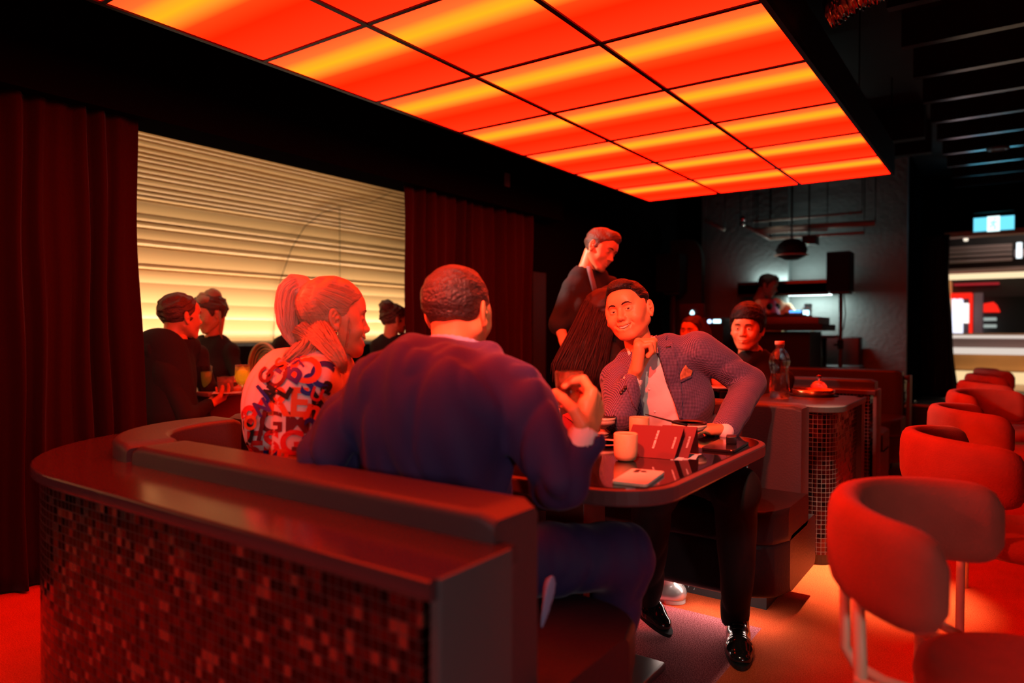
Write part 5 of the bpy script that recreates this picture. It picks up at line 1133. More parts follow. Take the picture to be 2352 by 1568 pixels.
for k_, a_ in enumerate((('GM', 656, 969, 36, 1, 'wine', 1.15), ('ESG', 636, 1016, 40, -1, 'red', 1.05), ('RE', 655, 921, 48, 3, 'orange', .95), ('S', 710, 882, 36, 14, 'blue', 1.1), ('C', 741, 858, 44, 18, 'blue', .9), ('a', 755, 884, 30, 30, 'black', 1.0), ('O', 703, 848, 44, 10, 'orange', 1.1),
    ('B', 665, 853, 42, -58, 'purple', .8), ('O', 635, 862, 30, -60, 'wine', 1.4), ('L', 640, 895, 40, -60, 'black', .8), ('D', 562, 1000, 48, 20, 'black', .55), ('P', 580, 940, 46, -150, 'red', .8), ('A', 727, 925, 44, -18, 'black', .7), ('A', 620, 905, 26, -60, 'black', .8), ('e', 668, 820, 24, -50, 'purple', 1.2),
    ('n', 720, 940, 40, 20, 'orange', 1.0), ('2', 712, 985, 36, 10, 'blue', .9), ('I', 602, 975, 52, 12, 'wine', .6), ('T', 690, 832, 18, -40, 'purple', 1.0), ('e', 585, 1035, 34, 20, 'red', 1.0), ('J', 600, 900, 26, -40, 'blue', 1.0), ('K', 625, 1062, 40, 0, 'blue', 1.0), ('G', 610, 860, 22, -55, 'wine', 1.2), ('R', 650, 1052, 30, 4, 'orange', 1.0), ('d', 545, 1040, 34, 20, 'blue', .8), ('N', 600, 935, 26, -30, 'purple', .9), ('Z', 690, 1050, 34, 2, 'wine', 1.0), ('U', 728, 905, 22, 20, 'red', 1.0), ('S', 645, 835, 20, -50, 'orange', 1.2), ('O', 575, 970, 24, 10, 'orange', .8))): letter(*a_, lift=.0004*k_)
for k_, L_ in PR.items():
    if L_:
        Vv = []; Ff = []
        for v, f in L_: b = len(Vv); Vv += list(v); Ff += [tuple(i+b for i in q) for q in f]
        if k_ == 'red': AV, AF, AM = [], [], []
for k_ in PR:
    for v, f in PR[k_]: b = len(AV); AV += list(v); AF += [tuple(i+b for i in q) for q in f]; AM += [list(INK).index(k_)]*len(f)
AV, AF = compact(AV, AF)
pr_ = link('shirt_print', mesh_np('shirt_print', AV, AF, mats=list(INK.values()), mi=AM)); pr_.parent = sh_
tq = SDF(np.minimum.reduce([Pp, KL, AL, KR, AR])-.2, np.maximum.reduce([Pp, KL, AL, KR, AR])+.2, .011); tq.cap(Pp, Pp+Zv*.06, .16, .15, k=.03, flat=(fw, 1.2))
for k_, a_ in ((KL, AL), (KR, AR)): tq.cap(Pp, k_, .09, .07, k=.03); tq.cap(k_, a_, .062, .05, k=.02)
cloth('trousers', tq, blackwool, mC)
blond = mat('hair_blond', (.62, .34, .18), .38, spec=.6, bump=.35, bscale=140, stretch=(.3, .3, 1))
V, F = short_hair(.003, thick=.010, seed=3, front=.066, burn=.004, top=.004, nape=-.05, back=-.05, rough=.0008); hr = SDF((-.12, -.15, -.12), (.12, .15, .17), .003)
hairC = link('hair', mesh_np('hair', placeV(V, hc, HRc, hs), F, blond)); into(hairC, mC)
band = pt(hc, HRc, (0, -.100, .082), hs)
# strands combed back from the hairline to the tie
rs = np.random.RandomState(5); SV = MB()
def onshell(p): 
    q = np.array(p, float); c0 = np.array([0, -.014, .040]); r = np.array([.0875, .1065, .0965]); v = (q-c0)/r; return c0+v/np.linalg.norm(v)*r
hl = [(.0, .09, .070), (.02, .085, .070), (.04, .07, .066), (.055, .05, .060), (.066, .035, .050), (.072, .030, .035), (.078, .026, .020), (.080, .020, .008), (.082, -.02, .030), (.083, -.035, .0), (.080, -.05, -.02), (.070, -.07, -.035), (.055, -.09, -.045), (.035, -.10, -.05), (.01, -.11, -.05)]
tie = np.array([0, -.100, .082])
for q in (-1, 1):
    for k in range(190):
        u = rs.rand()*(len(hl)-1); a = int(u); p = np.array(hl[a])*(1-u+a)+np.array(hl[min(a+1, len(hl)-1)])*(u-a); p[0] *= q; p = p+rs.randn(3)*.0015; P = []
        for t in np.linspace(0, 1, 9): m_ = onshell(p*(1-t)+tie*t+np.array([q*.03*math.sin(math.pi*t)*(abs(p[0])/.08), 0, .004*math.sin(math.pi*t)])); P.append(pt(hc, HRc, m_*(1+.004*rs.rand()), hs))
        SV.tube(P, [.0009]*9, 4, cap=False)
o = SV.build('hair_strands', blond); into(o, hairC) if False else None; o.parent = hairC
pal = mat('hair_blond_light', (.80, .52, .36), .36, spec=.6)
pny = lock('ponytail', [band, W(700, 656, 2.10), W(680, 653, 2.09), W(664, 672, 2.08), W(660, 705, 2.07), W(661, 740, 2.06), W(668, 770, 2.06), W(676, 792, 2.06)], [.014, .024, .030, .032, .031, .026, .018, .008], pal, mC, 420, seed=4, core=.8, spread=.35, sr=.0011); pny.location = -Vector((Pp[0], Pp[1], 0))
lk = lock('nape_hair', [pt(hc, HRc, (.0, -.075, -.035), hs), W(725, 792, 2.05), W(700, 812, 2.03), W(672, 832, 2.02), W(650, 845, 2.02)], [.050, .036, .032, .026, .010], blond, mC, 420, seed=6, core=.6, spread=.9, sr=.0011); lk.location = -Vector((Pp[0], Pp[1], 0))
lk = lock('front_lock', [pt(hc, HRc, (.06, -.05, -.04), hs), W(756, 790, 1.99), W(775, 815, 1.97), W(787, 836, 1.96), W(789, 858, 1.96)], [.036, .027, .020, .013, .005], blond, mC, 300, seed=7, core=.6, spread=.6, sr=.0010); lk.location = -Vector((Pp[0], Pp[1], 0))
lk = lock('side_wisp', [pt(hc, HRc, (.073, .034, .004), hs), pt(hc, HRc, (.074, .036, -.03), hs), pt(hc, HRc, (.070, .032, -.075), hs), pt(hc, HRc, (.062, .026, -.11), hs)], [.0045, .004, .0035, .002], blond, mC, 12, seed=8, sr=.0005, core=0); lk.location = -Vector((Pp[0], Pp[1], 0))
tq = SDF(band-.1, band+.1, .003); tq.cap(W(700, 690, 2.10), W(716, 664, 2.10), .013, .015, k=.008); tq.cap(W(692, 706, 2.10), W(700, 690, 2.10), .007, .013, k=.008); cloth('hair_tie', tq, mat('black_fabric', (.006, .006, .007), .7), mC)
er = MB(); e0 = pt(hc, HRc, (.088, -.004, -.040), hs)
er.tube([e0+HRc[1]*.005*math.cos(a)+Zv*.006*math.sin(a)-Zv*.006 for a in np.linspace(0, 6.28, 12)[:-1]], .0014, 6, closed=True)
for k in range(5): er.lathe([(0, .0035), (.003, .002), (.0035, 0), (.003, -.002), (0, -.0035)], e0-Zv*(.014+.0055*k)+HRc[1]*(.003 if k % 2 else -.002), 8)
into(er.build('earring', mat('gold_metal', (.95, .62, .20), .2, 1)), mC)
tm = MB()
for i in range(8):
    a = (i-3.5)*.0055; y = .0915-abs(a)**2*18; z = -.0645+abs(a)**2*18; tm.box((a-.0026, y-.006, z-.0030), (a+.0026, y, z+.007), .0010)
into(link('upper_teeth', mesh_np('upper_teeth', placeV(np.array(tm.V), hc, HRc, hs), tm.F, teeth)), mC); brows(hc, HRc, mC, hairBr, hs, thick=.0018, head=hmC)
for a_, nm in ((AR, 'near'), (AL, 'far')): shoe('flat_shoe', np.array([a_[0]+.19, a_[1]+.03, .002]), np.array([a_[0]-.06, a_[1], .002]), gloss, 'dark flat shoe of the ponytailed person under the table, '+nm+' foot')
# ---- people further back
def hull(L): return [np.asarray(v, float) for v in L]
dkr = mat('hair_dark_red', (.030, .009, .008), .55, spec=.35)
blk = mat('black_cotton', (.014, .013, .014), .85, bump=.2, bscale=30)
# waiter
hc = W(1378, 573, 4.0); face = nrm(RR*.70-FF*.62-Zv*.42); upv = nrm(Zv*.93+RR*.25+FF*.1); N = W(1344, 618, 4.03); SL = W(1400, 662, 4.12); SR = W(1316, 664, 3.96); C = W(1345, 715, 4.02); P = W(1372, 815, 4.05)
EL = W(1438, 745, 4.0); WL = W(1462, 800, 3.85); ER = W(1284, 745, 3.92); WR = W(1304, 812, 3.80)
base = np.array([P[0], P[1], 0]); lg = dict(KL=base+FF*.08+RR*.02+Zv*.50, AL=base+FF*.12+Zv*.09, KR=base-FF*.10+Zv*.50, AR=base-FF*.12+Zv*.09)
wt, R = auto_person('standing waiter in a black T-shirt and apron, leaning to serve', skB, hc, face, upv, .96, N, SL, SR, C, P, EL, WL, ER, WR, blk, hairBr, dict(front=.072, lift=.010, thick=.010, burn=-.005, seed=4), fwd=nrm(RR*.8-FF*.5), headk=dict(eyes='closed', neck=None, wide=.98), hh=.003, legs=lg, legm=blk, coatname='t_shirt', sleeve=.0, ra=.060, folds=.005, chest=.165, hip=.150)
st_ = MB(); a0 = pt(hc, R, (-.052, -.05, -.10), .96); ap = mat('apron_strap', (.16, .15, .17), .8)
P_ = [W(1352, 612, 3.90), W(1356, 628, 3.87), W(1362, 650, 3.86), W(1372, 690, 3.86)]; V = []
for q in P_: V += [q-RR*.014, q+RR*.014]
into(link('apron_strap', mesh_np('apron_strap', V, [(2*i, 2*i+1, 2*i+3, 2*i+2) for i in range(3)], ap)), wt); so = [x for x in COL.objects if x.parent == wt][-1]; q = so.modifiers.new('s', 'SOLIDIFY'); q.thickness = .004
s = SDF(base-.35+Zv*.3, base+.35+Zv*1.3, .012); s.cap(P+Zv*.12-FF*.02, base+Zv*.55-FF*.03, .168, .20, k=.02, flat=(nrm(RR*.8-FF*.5), 1.25)); cloth('apron', s, mat('apron_black', (.02, .016, .018), .8), wt)
for a_, nm in ((lg['AR'], 'near'), (lg['AL'], 'far')): shoe('work_shoe', np.array([a_[0]+.19, a_[1]+.02, .002]), np.array([a_[0]-.07, a_[1]-.01, .002]), mat('matt_black_leather', (.012, .011, .011), .5), 'black work shoe of the standing waiter, '+nm+' foot')
def stool(c, label):
    t = thing('stool', label, 'stool', (c[0], c[1], 0)); MB().lathe([(0, .40), (.15, .40), (.165, .415), (.165, .445), (.15, .458), (0, .46)], (0, 0, 0), 28).build('seat', lb, t)
    for k in range(4): a = math.pi/4+k*math.pi/2; MB().tube([(.10*math.cos(a), .10*math.sin(a), .40), (.15*math.cos(a), .15*math.sin(a), .0)], .011, 8).build('leg', BLK, t)
# person with very long dark hair, back to us
hc = W(1392, 722, 3.60); face = nrm(RR*.75+FF*.6); upv = Zv; N = W(1385, 790, 3.62); SL = W(1345, 850, 3.72); SR = W(1415, 850, 3.50); C = W(1370, 900, 3.62); P = np.array([W(1370, 900, 3.62)[0], W(1370, 900, 3.62)[1], .56]); fw = nrm(RR*.75+FF*.6); sd = nrm(np.cross(fw, Zv))
o, R = auto_person('seated person with very long straight dark hair, seen from behind below the waiter', skB, hc, face, upv, .95, N, SL, SR, C, P, SL+fw*.1-Zv*.22, SL+fw*.28-Zv*.26, SR+fw*.1-Zv*.22, SR+fw*.28-Zv*.26, blk, dkr, dict(thick=.024, front=.05, nape=-.1, back=-.1, burn=-.05), fwd=fw, hh=.005, legs=sit_legs(P, fw, sd), headk=dict(neck=.05), coatname='top', eye=False)
lk = lock('hair', [W(1404, 674, 3.60), W(1378, 712, 3.56), W(1362, 760, 3.50), W(1345, 810, 3.46), W(1330, 855, 3.44), W(1322, 890, 3.45)], [.045, .085, .092, .105, .115, .10], dkr, o, 700, sr=.0017, seed=3, flat=(FF, 1.8), k=.03, core=.85, spread=.25); lk.location = -Vector(o.location)
lk2 = lock('hair_crown', [W(1402, 688, 3.66), W(1405, 735, 3.66), W(1404, 790, 3.66)], [.085, .100, .09], dkr, o, 300, sr=.0017, seed=5, k=.03, core=.9); lk2.location = -Vector(o.location)
stool(P, 'dark stool under the person with very long dark hair')
# person with thick black hair
hc = W(1716, 755, 4.30); face = nrm(-FF*.80-RR*.52-Zv*.05); upv = nrm(Zv+RR*.04); N = W(1733, 808, 4.34); SL = W(1800, 872, 4.40); SR = W(1672, 872, 4.28); C = W(1738, 920, 4.34); P = np.array([C[0], C[1], .56]); fw = nrm(-FF*.9-RR*.3); sd = nrm(np.cross(fw, Zv))
o, R = auto_person('seated person with thick black fringe and black sweater, head turned, behind the checked jacket', skB, hc, face, upv, 1.06, N, SL, SR, C, P, SL+fw*.1-Zv*.25, SL+fw*.2-Zv*.28-sd*.1, SR+fw*.1-Zv*.25, SR+fw*.2-Zv*.28+sd*.1, blk, hairD, dict(front=.064, lift=.018, thick=.019, burn=-.018, seed=6, rough=.0018, top=.014), fwd=fw, hh=.003, legs=sit_legs(P, fw, sd, knee=.20), headk=dict(neck=.06, wide=1.04, nose=.95, eyes='narrow'), coatname='sweater', chest=.18, hip=.16)
stool(P, 'dark stool under the person with thick black fringe')
# red-haired person
hc = W(1588, 762, 5.35); face = nrm(-FF*.7-RR*.6); fw = nrm(-FF*.9-RR*.3); sd = nrm(np.cross(fw, Zv)); N = W(1592, 805, 5.4); SL = W(1630, 840, 5.4); SR = W(1552, 840, 5.36); C = W(1592, 880, 5.4); P = np.array([C[0], C[1], .56])
o, R = auto_person('seated person with dark red shoulder-length hair, below the glowing laptop', skB, hc, face, Zv, .92, N, SL, SR, C, P, SL+fw*.1-Zv*.25, SL+fw*.25-Zv*.28, SR+fw*.1-Zv*.25, SR+fw*.25-Zv*.28, blk, dkr, dict(front=.075, thick=.012), fwd=fw, hh=.005, legs=sit_legs(P, fw, sd), headk=dict(neck=.06), coatname='top')
lk = lock('side_hair', [W(1600, 738, 5.36), W(1611, 765, 5.34), W(1620, 800, 5.30), W(1624, 830, 5.28)], [.06, .07, .06, .03], dkr, o, 60, sr=.002, seed=9); lk.location = -Vector(o.location)
# disc jockey
hc = W(1764, 656, 7.72); face = nrm(-FF*.55+RR*.70-Zv*.30); fw = nrm(-FF*.9+RR*.2); sd = nrm(np.cross(fw, Zv)); N = W(1766, 692, 7.76); SL = W(1808, 708, 7.76); SR = W(1724, 708, 7.76); C = W(1768, 735, 7.78); P = np.array([C[0], C[1], .95]); b0 = np.array([P[0], P[1], 0])
o, R = auto_person('disc jockey in a cream jacket and purple shirt with headphones round the neck', skD, hc, face, Zv, 1.0, N, SL, SR, C, P, W(1828, 730, 7.62), W(1843, 722, 7.40), W(1708, 740, 7.66), W(1735, 728, 7.5), mat('cream_jacket', (.55, .38, .22), .8), hairD, dict(front=.075, thick=.012, lift=.008), fwd=fw, hh=.005, legs=dict(KL=b0+Zv*.5-sd*.1, AL=b0+Zv*.09-sd*.1, KR=b0+Zv*.5+sd*.1, AR=b0+Zv*.09+sd*.1), legm=blk, headk=dict(neck=.06), chest=.175)
s = SDF(N-.2, N+.2, .006); s.cap(N-Zv*.03+fw*.06, C+fw*.115+Zv*.02, .055, .06, k=.01, flat=(fw, 1.6)); cloth('shirt', s, mat('purple_shirt', (.22, .05, .16), .7), o)
hp = MB(); cn = N-Zv*.005; hp.tube([cn+sd*.085*math.cos(a)+fw*.085*math.sin(a)*1.0-Zv*.03*math.sin(a) for a in np.linspace(-3.4, .3, 16)], .010, 8); 
for q in (-1, 1): hp.lathe([(0, .02), (.034, .018), (.040, 0), (.034, -.018), (0, -.02)], cn+fw*.085+sd*.045*q-Zv*.055, 16, tuple(fw))
tag(hp.build('headphones', mat('speaker_black', (.004, .004, .004), .7, spec=.15)), 'black headphones hanging round the disc jockey\'s neck', 'headphones')
tag(MB().lathe([(0, 0), (.033, 0), (.036, .11), (.034, .11), (.031, .003), (0, .003)], Wy(1856, 723, 7.25), 20).build('glass', clear), 'clear glass at the right end of the disc jockey console', 'glass')
# alcove guests
hc = W(415, 728, 3.80); face = nrm(FF*.75+RR*.62); fw = nrm(FF*.4+RR*.8); sd = nrm(np.cross(fw, Zv)); N = W(414, 782, 3.78); SL = W(452, 815, 3.98); SR = W(352, 806, 3.66); C = W(392, 870, 3.76); P = np.array([C[0]-.02, C[1]-.05, .56])
o, R = auto_person('person in a black suit with short brown hair, seen from behind in the gold alcove', skA, hc, face, Zv, 1.02, N, SL, SR, C, P, W(480, 900, 3.95), W(520, 895, 3.95), W(430, 960, 3.60), W(478, 930, 3.74), blk, hairBr, dict(thick=.009, front=.085, nape=-.06, rough=.003), fwd=nrm(FF*.35+RR*.8), hh=.0035, legs=sit_legs(P, nrm([.0, 1, 0]), nrm([1, 0, 0]), knee=.20, spread=.08), headk=dict(neck=.06, wide=1.05), chest=.185, hip=.17, seed=3)
q = SDF(C-.5, C+.4, .01); q.cap(W(365, 820, 3.70), W(385, 965, 3.66), .155, .165, k=.03, flat=(FF, 1.5)); cloth('jacket_back', q, blk, o)
stool(P, 'dark stool under the person in the black suit in the alcove')
hc = W(484, 722, 4.75); face = nrm(-FF*.70-RR*.70-Zv*.25); fw = nrm(-FF*.8-RR*.2); sd = nrm(np.cross(fw, Zv)); N = W(486, 778, 4.78); SL = W(530, 806, 4.74); SR = W(445, 806, 4.78); C = W(488, 860, 4.76); P = np.array([C[0], C[1], .56])
o, R = auto_person('person with blond pinned-up hair and black sleeveless dress in the gold alcove', skB, hc, face, nrm(Zv-RR*.1), 1.0, N, SL, SR, C, P, W(545, 868, 4.66), W(530, 895, 4.50), W(440, 880, 4.66), W(470, 895, 4.5), blk, hairBr, dict(thick=.014, front=.065, lift=.01, rough=.004), fwd=fw, hh=.004, legs=sit_legs(P, nrm([1, 0, 0]), nrm([0, 1, 0]), knee=.3), headk=dict(neck=None), coatname='dress', sleeve=0, ra=.040)
bn = mat('hair_ash_blond', (.42, .26, .14), .45, bump=.5, bscale=80)
s = SDF(hc-.2, hc+.25, .004); s.ell(pt(hc, R, (0, -.05, .12)), (.05, .055, .05), k=.02); s.ell(pt(hc, R, (-.03, .03, .10)), (.045, .05, .035), k=.02); s.ell(pt(hc, R, (.035, .0, .12)), (.04, .045, .04), k=.02); s.disp(lambda X, Y, Z: .004*np.sin(90*X+60*Z)*np.sin(80*Y+70*Z)); cloth('updo', s, bn, o)
lk = lock('loose_lock', [W(505, 715, 4.68), W(507, 740, 4.66), W(504, 760, 4.66), W(511, 778, 4.66)], [.006, .006, .005, .003], bn, o, 12, seed=3, sr=.0014, k=.003); lk.location = -Vector(o.location)
for a_, b_, c_, d_, r_ in ((SL, W(545, 868, 4.66), 0, 0, 0),): 
    pass
hc = W(676, 732, 5.15); fw = nrm(-FF*.5-RR*.8); sd = nrm(np.cross(fw, Zv)); N = W(668, 775, 5.15); SL = W(725, 810, 5.2); SR = W(624, 812, 5.1); C = W(665, 860, 5.14); P = np.array([C[0], C[1], .56])
o, R = auto_person('person in a dark jacket half hidden behind the ponytail, in the gold alcove', skA, hc, fw, Zv, .98, N, SL, SR, C, P, W(596, 880, 5.0), W(610, 900, 4.9), W(735, 880, 5.1), W(720, 900, 5.0), blk, hairD, dict(), fwd=fw, hh=.006, legs=sit_legs(P, fw, sd), headk=dict(neck=.06), chest=.18)
hc = W(906, 735, 5.25); fw = nrm(RR*.3-FF*.9); sd = nrm(np.cross(fw, Zv)); N = W(902, 775, 5.25); SL = W(950, 795, 5.25); SR = W(868, 795, 5.25); C = W(908, 850, 5.25); P = np.array([C[0], C[1], .56])
o, R = auto_person('person with dark curly pinned-up hair beside the right curtain in the gold alcove', skB, hc, nrm(RR*.8+FF*.5), Zv, .90, N, SL, SR, C, P, W(955, 850, 5.2), W(945, 900, 5.0), W(862, 860, 5.2), W(880, 900, 5.0), blk, hairBr, dict(thick=.016, rough=.006, front=.06, nape=-.03, back=-.04), fwd=fw, hh=.005, legs=sit_legs(P, nrm([0, -1, 0]), nrm([1, 0, 0]), knee=.2), headk=dict(neck=.06), coatname='dress', ra=.045)
s = SDF(hc-.2, hc+.25, .005); s.ell(pt(hc, R, (0, -.06, .10)), (.055, .06, .05), k=.02); s.disp(lambda X, Y, Z: .006*np.sin(90*X+60*Z)*np.sin(80*Y+70*Z)); cloth('updo', s, hairBr, o)
stool(P, 'dark stool behind the edge of the right curtain')
rattan('rattan_chair', 'pale cane chair with ribbed round back standing in the gold alcove', Wy(605, 846, Wx(605, 846, -4.25)[1]), .165, .175, Wx(605, 846, -4.25)[1])

# ------------------------------------------------------------------ things on the tables
ceram = mat('speckled_stoneware', (.72, .46, .23), .45, noise=.12, nscale=160); inner = mat('glazed_inside', (.42, .26, .10), .15)
def cup(loc, label, r=.034, h=.078):
    t = thing('cup', label, 'cup', tuple(loc), group='beige stoneware cups on the near table')
    MB().lathe([(0, 0), (r*.62, 0), (r*.84, .004), (r*.97, .016), (r, .03), (r, h-.003), (r-.0015, h), (r-.0035, h-.001), (r-.004, h-.006)], (0, 0, 0), 44).build('body', ceram, t)
    MB().lathe([(r-.004, h-.005), (r-.0045, .03), (r-.012, .008), (0, .006)], (0, 0, 0), 40).build('glazed_inside', inner, t)
    MB().lathe([(0, h-.014), (r-.0045, h-.014)], (0, 0, 0), 32).build('coffee', mat('coffee', (.10, .04, .012), .05), t); return t
def onT(px, py): p = Wz(px, py, TZ); return np.array([p[0], p[1], TZ+.0006])
cup(onT(1437, 1057), 'beige stoneware cup in front of the red menu card'); cup(onT(1468, 1010), 'beige stoneware cup behind the red menu card, beside the laughing diner\'s shirt'); cup(onT(1266, 986), 'beige stoneware cup behind the blue sleeve of the raised arm')
def bowl(loc, label, r=.058, h=.062, m1=None):
    t = thing('footed_bowl', label, 'bowl', tuple(loc), group='footed bowls on the near table')
    MB().lathe([(0, 0), (.020, 0), (.021, .004), (.010, .012), (.010, .022), (.022, .030), (.044, .040), (r-.002, .052)], (0, 0, 0), 44).build('foot_and_base', mat('stoneware_grey', (.42, .33, .25), .6, noise=.25, nscale=200), t)
    MB().lathe([(r-.002, .052), (r, .055), (r, h)], (0, 0, 0), 44).build('cream_band', mat('cream_glaze', (.80, .62, .42), .35), t)
    MB().lathe([(r, h), (r+.001, h+.004), (r-.002, h+.006), (r-.006, h+.002), (.03, .040), (0, .036)], (0, 0, 0), 44).build('dark_glaze', mat('dark_glaze', (.05, .02, .018), .15), t); return t
b1 = bowl(onT(1583, 1015), 'footed bowl with cream band and chopstick, right of the menu cards'); b2 = bowl(onT(1385, 997), 'footed bowl with cream band behind the raised hand', r=.045)
bx = np.array(b1.location); tag(MB().tube([W(1482, 951, 2.28), W(1530, 964, 2.22), W(1578, 976, 2.17)], [.0016, .0028, .0045], 8).build('spoon', BLK), 'thin black spoon resting across the rim of the right bowl', 'spoon')
# menu cards
mred = mat('menu_red_card', (.13, .004, .006), .6); wtxt = mat('white_foil', (.92, .86, .82), .5); wpp = mat('white_paper', (.82, .78, .76), .7)
def card(label, A, B, hgt, lean, texts):
    "folded card standing on its long edge from A to B on the table, leaning back"
    A = np.asarray(A, float); B = np.asarray(B, float); x = nrm(B-A); Lc = np.linalg.norm(B-A); bk = nrm(np.cross(Zv, x)); 
    if np.dot(bk, FF) < 0: bk = -bk
    u = nrm(Zv*math.cos(lean)+bk*math.sin(lean)+x*.22); n_ = nrm(np.cross(x, u)); n_ = n_ if np.dot(n_, FF) < 0 else -n_
    t = thing('menu_card', label, 'menu card', tuple((A+B)/2), group='dark red menu cards on the near table')
    def sheet(a, b, u_, h_, th=.0014): q = np.cross(nrm(b-a), u_); q = nrm(q)*th/2; V = [p+s_*q for s_ in (-1, 1) for p in (a, b, b+u_*h_, a+u_*h_)]; return V, [(0, 1, 2, 3), (7, 6, 5, 4), (0, 4, 5, 1), (1, 5, 6, 2), (2, 6, 7, 3), (3, 7, 4, 0)]
    V, F = sheet(A, B, u, hgt); into(MB().raw(V, F).build('front_leaf', mred), t)
    top = u*hgt; u2 = nrm(-Zv*.92+bk*.62+x*-.05); V, F = sheet(A+top, B+top, u2, (A+top)[2]*0+(top[2]-.002)/abs(u2[2])); into(MB().raw(V, F).build('rear_leaf', mred), t)
    V, F = sheet(A+bk*.006+x*.02, B+bk*.006+x*.022, nrm(Zv*.1+bk), .05); into(MB().raw(V, F).build('paper_insert', wpp), t)
    for (txt, sx, hx, ln, b_) in texts:
        P, F = text_shape(txt, 1.0, b_, .2); P = np.array(P); w_ = P[:, 0].max()-P[:, 0].min(); k = ln/w_; ux = u; uy = -x
        o0 = A+x*(Lc*sx)+u*(hgt*hx)+n_*.0013; V = [o0+ux*((p[0]-P[:, 0].min())*k)+uy*(p[1]*min(k*1.0, 1)) for p in P]; into(link('lettering', mesh_np('lettering', V, F, wtxt)), t)
    return t
card('dark red folded menu card lettered in white, leaning in front of the footed bowl', onT(1430, 1046), onT(1548, 1056), .098, .35, [('ROGER DUBUIS', .56, .30, .055, .03), ('FAREUDUE', .92, .34, .034, .012)])
card('second dark red menu card peeking out behind the first, nearer the black phone', onT(1500, 1048), onT(1580, 1054), .098, .35, [('FAREUDUE', .90, .34, .034, .012)])
tag(MB().prism([tuple(onT(*p)[:2]) for p in ((1540, 1056), (1580, 1056), (1612, 1043), (1580, 1040))], TZ+.0005, TZ+.0015).build('paper_slip', wpp), 'small white paper slip under the menu cards', 'paper')
def phone(c, ang, label, m, cam_bump=True, k=1.0):
    t = thing('smartphone', label, 'phone', tuple(c), ang); w_, l_ = .0375*k, .074*k
    pl = rpoly(-w_, -l_, w_, l_, .010, {0, 1, 2, 3}, 6); MB().prism(pl, 0, .0085).build('body', m, t, bevel=.0015)
    if cam_bump:
        MB().prism(rpoly(-.030, .028, .010, .068, .010, {0, 1, 2, 3}, 5), .0085, .0098).build('camera_plate', m, t, bevel=.0005)
        for x, y in ((-.018, .056), (-.018, .038), (-.001, .047)): MB().lathe([(0, .0118), (.0065, .0118), (.0075, .0112), (.0075, .0095)], (x, y, 0), 20).build('camera_lens', mat('lens_black', (.01, .01, .012), .1), t)
    return t
phone((-.755, 1.617, TZ+.0006), math.radians(9), 'white smartphone lying face down at the near corner of the table', mat('white_phone', (.85, .66, .50), .3), True, 1.17)
phone((-.740, 2.23, TZ+.0006), math.radians(4), 'black smartphone lying near the right end of the table', mat('black_phone', (.012, .01, .012), .15), False, 1.35)
tag(MB().obox(np.array([-.735, 2.27, TZ+.0095+.012]), [(1, .3, 0), (-.3, 1, 0), (0, 0, 1)], (.016, .028, .012), .003).build('card_case', mat('black_case', (.01, .008, .01), .3)), 'small black case lying on the black smartphone', 'case')
t = thing('side_plate', 'round slate-centred plate between the cuff and the front cup', 'plate', tuple(onT(1388, 1022)))
MB().lathe([(0, 0), (.045, 0), (.062, .006), (.066, .010), (.063, .011), (.048, .008), (.046, .0075)], (0, 0, 0), 44).build('rim', mat('stoneware_brown', (.50, .34, .26), .4), t); MB().lathe([(0, .0078), (.046, .0078)], (0, 0, 0), 40).build('slate_centre', mat('slate_glaze', (.10, .085, .075), .6, noise=.4, nscale=200), t)
t = thing('side_plate', 'plate with a pale rim behind the raised navy cuff, left of the glass', 'plate', tuple(onT(1290, 1030)))
MB().lathe([(0, 0), (.045, 0), (.070, .007), (.074, .011), (.071, .012), (.05, .008), (0, .006)], (0, 0, 0), 44).build('plate', mat('stoneware_brown', (.50, .34, .26), .4), t)
napk = tag(MB().raw([onT(1290, 990)+Zv*0, onT(1345, 985), onT(1310, 945)*[1, 1, 1]+Zv*.0, onT(1292, 990)+Zv*.060, onT(1335, 988)+Zv*.012], [(0, 1, 3), (1, 4, 3), (0, 3, 2), (3, 4, 2), (4, 1, 2), (0, 2, 1)]).build('red_napkin', mat('napkin_red', (.55, .02, .02), .8)), 'bright red folded napkin between the left cup and the raised hand', 'napkin')
for (a, b, lab) in (((1300, 1000), (1352, 982), 'black knife beside the left cup'), ((1412, 992), (1448, 986), 'black fork left of the rear cup')):
    A, B = onT(*a), onT(*b); d_ = nrm(B-A); m = MB(); m.tube([A+Zv*.003, A+(B-A)*.55+Zv*.005, A+(B-A)*.7+Zv*.003], [.004, .0035, .002], 8); m.obox(A+(B-A)*.85+Zv*.002, [d_, np.cross(Zv, d_), Zv], (np.linalg.norm(B-A)*.16, .006, .001), .0005); tag(m.build('cutlery', mat('black_cutlery', (.02, .018, .02), .2, .6)), lab, 'cutlery')
tall = onT(1242, 960); tg = lathe_glass('tall_glass', 'tall water glass mostly hidden by the navy sleeve', 'glass', tuple(W(1237, 946, 2.20)*[1, 1, 0]+Zv*(TZ+.0006)), [(0, 0), (.030, 0), (.034, .12), (.0325, .12), (.028, .006), (0, .006)], clear)
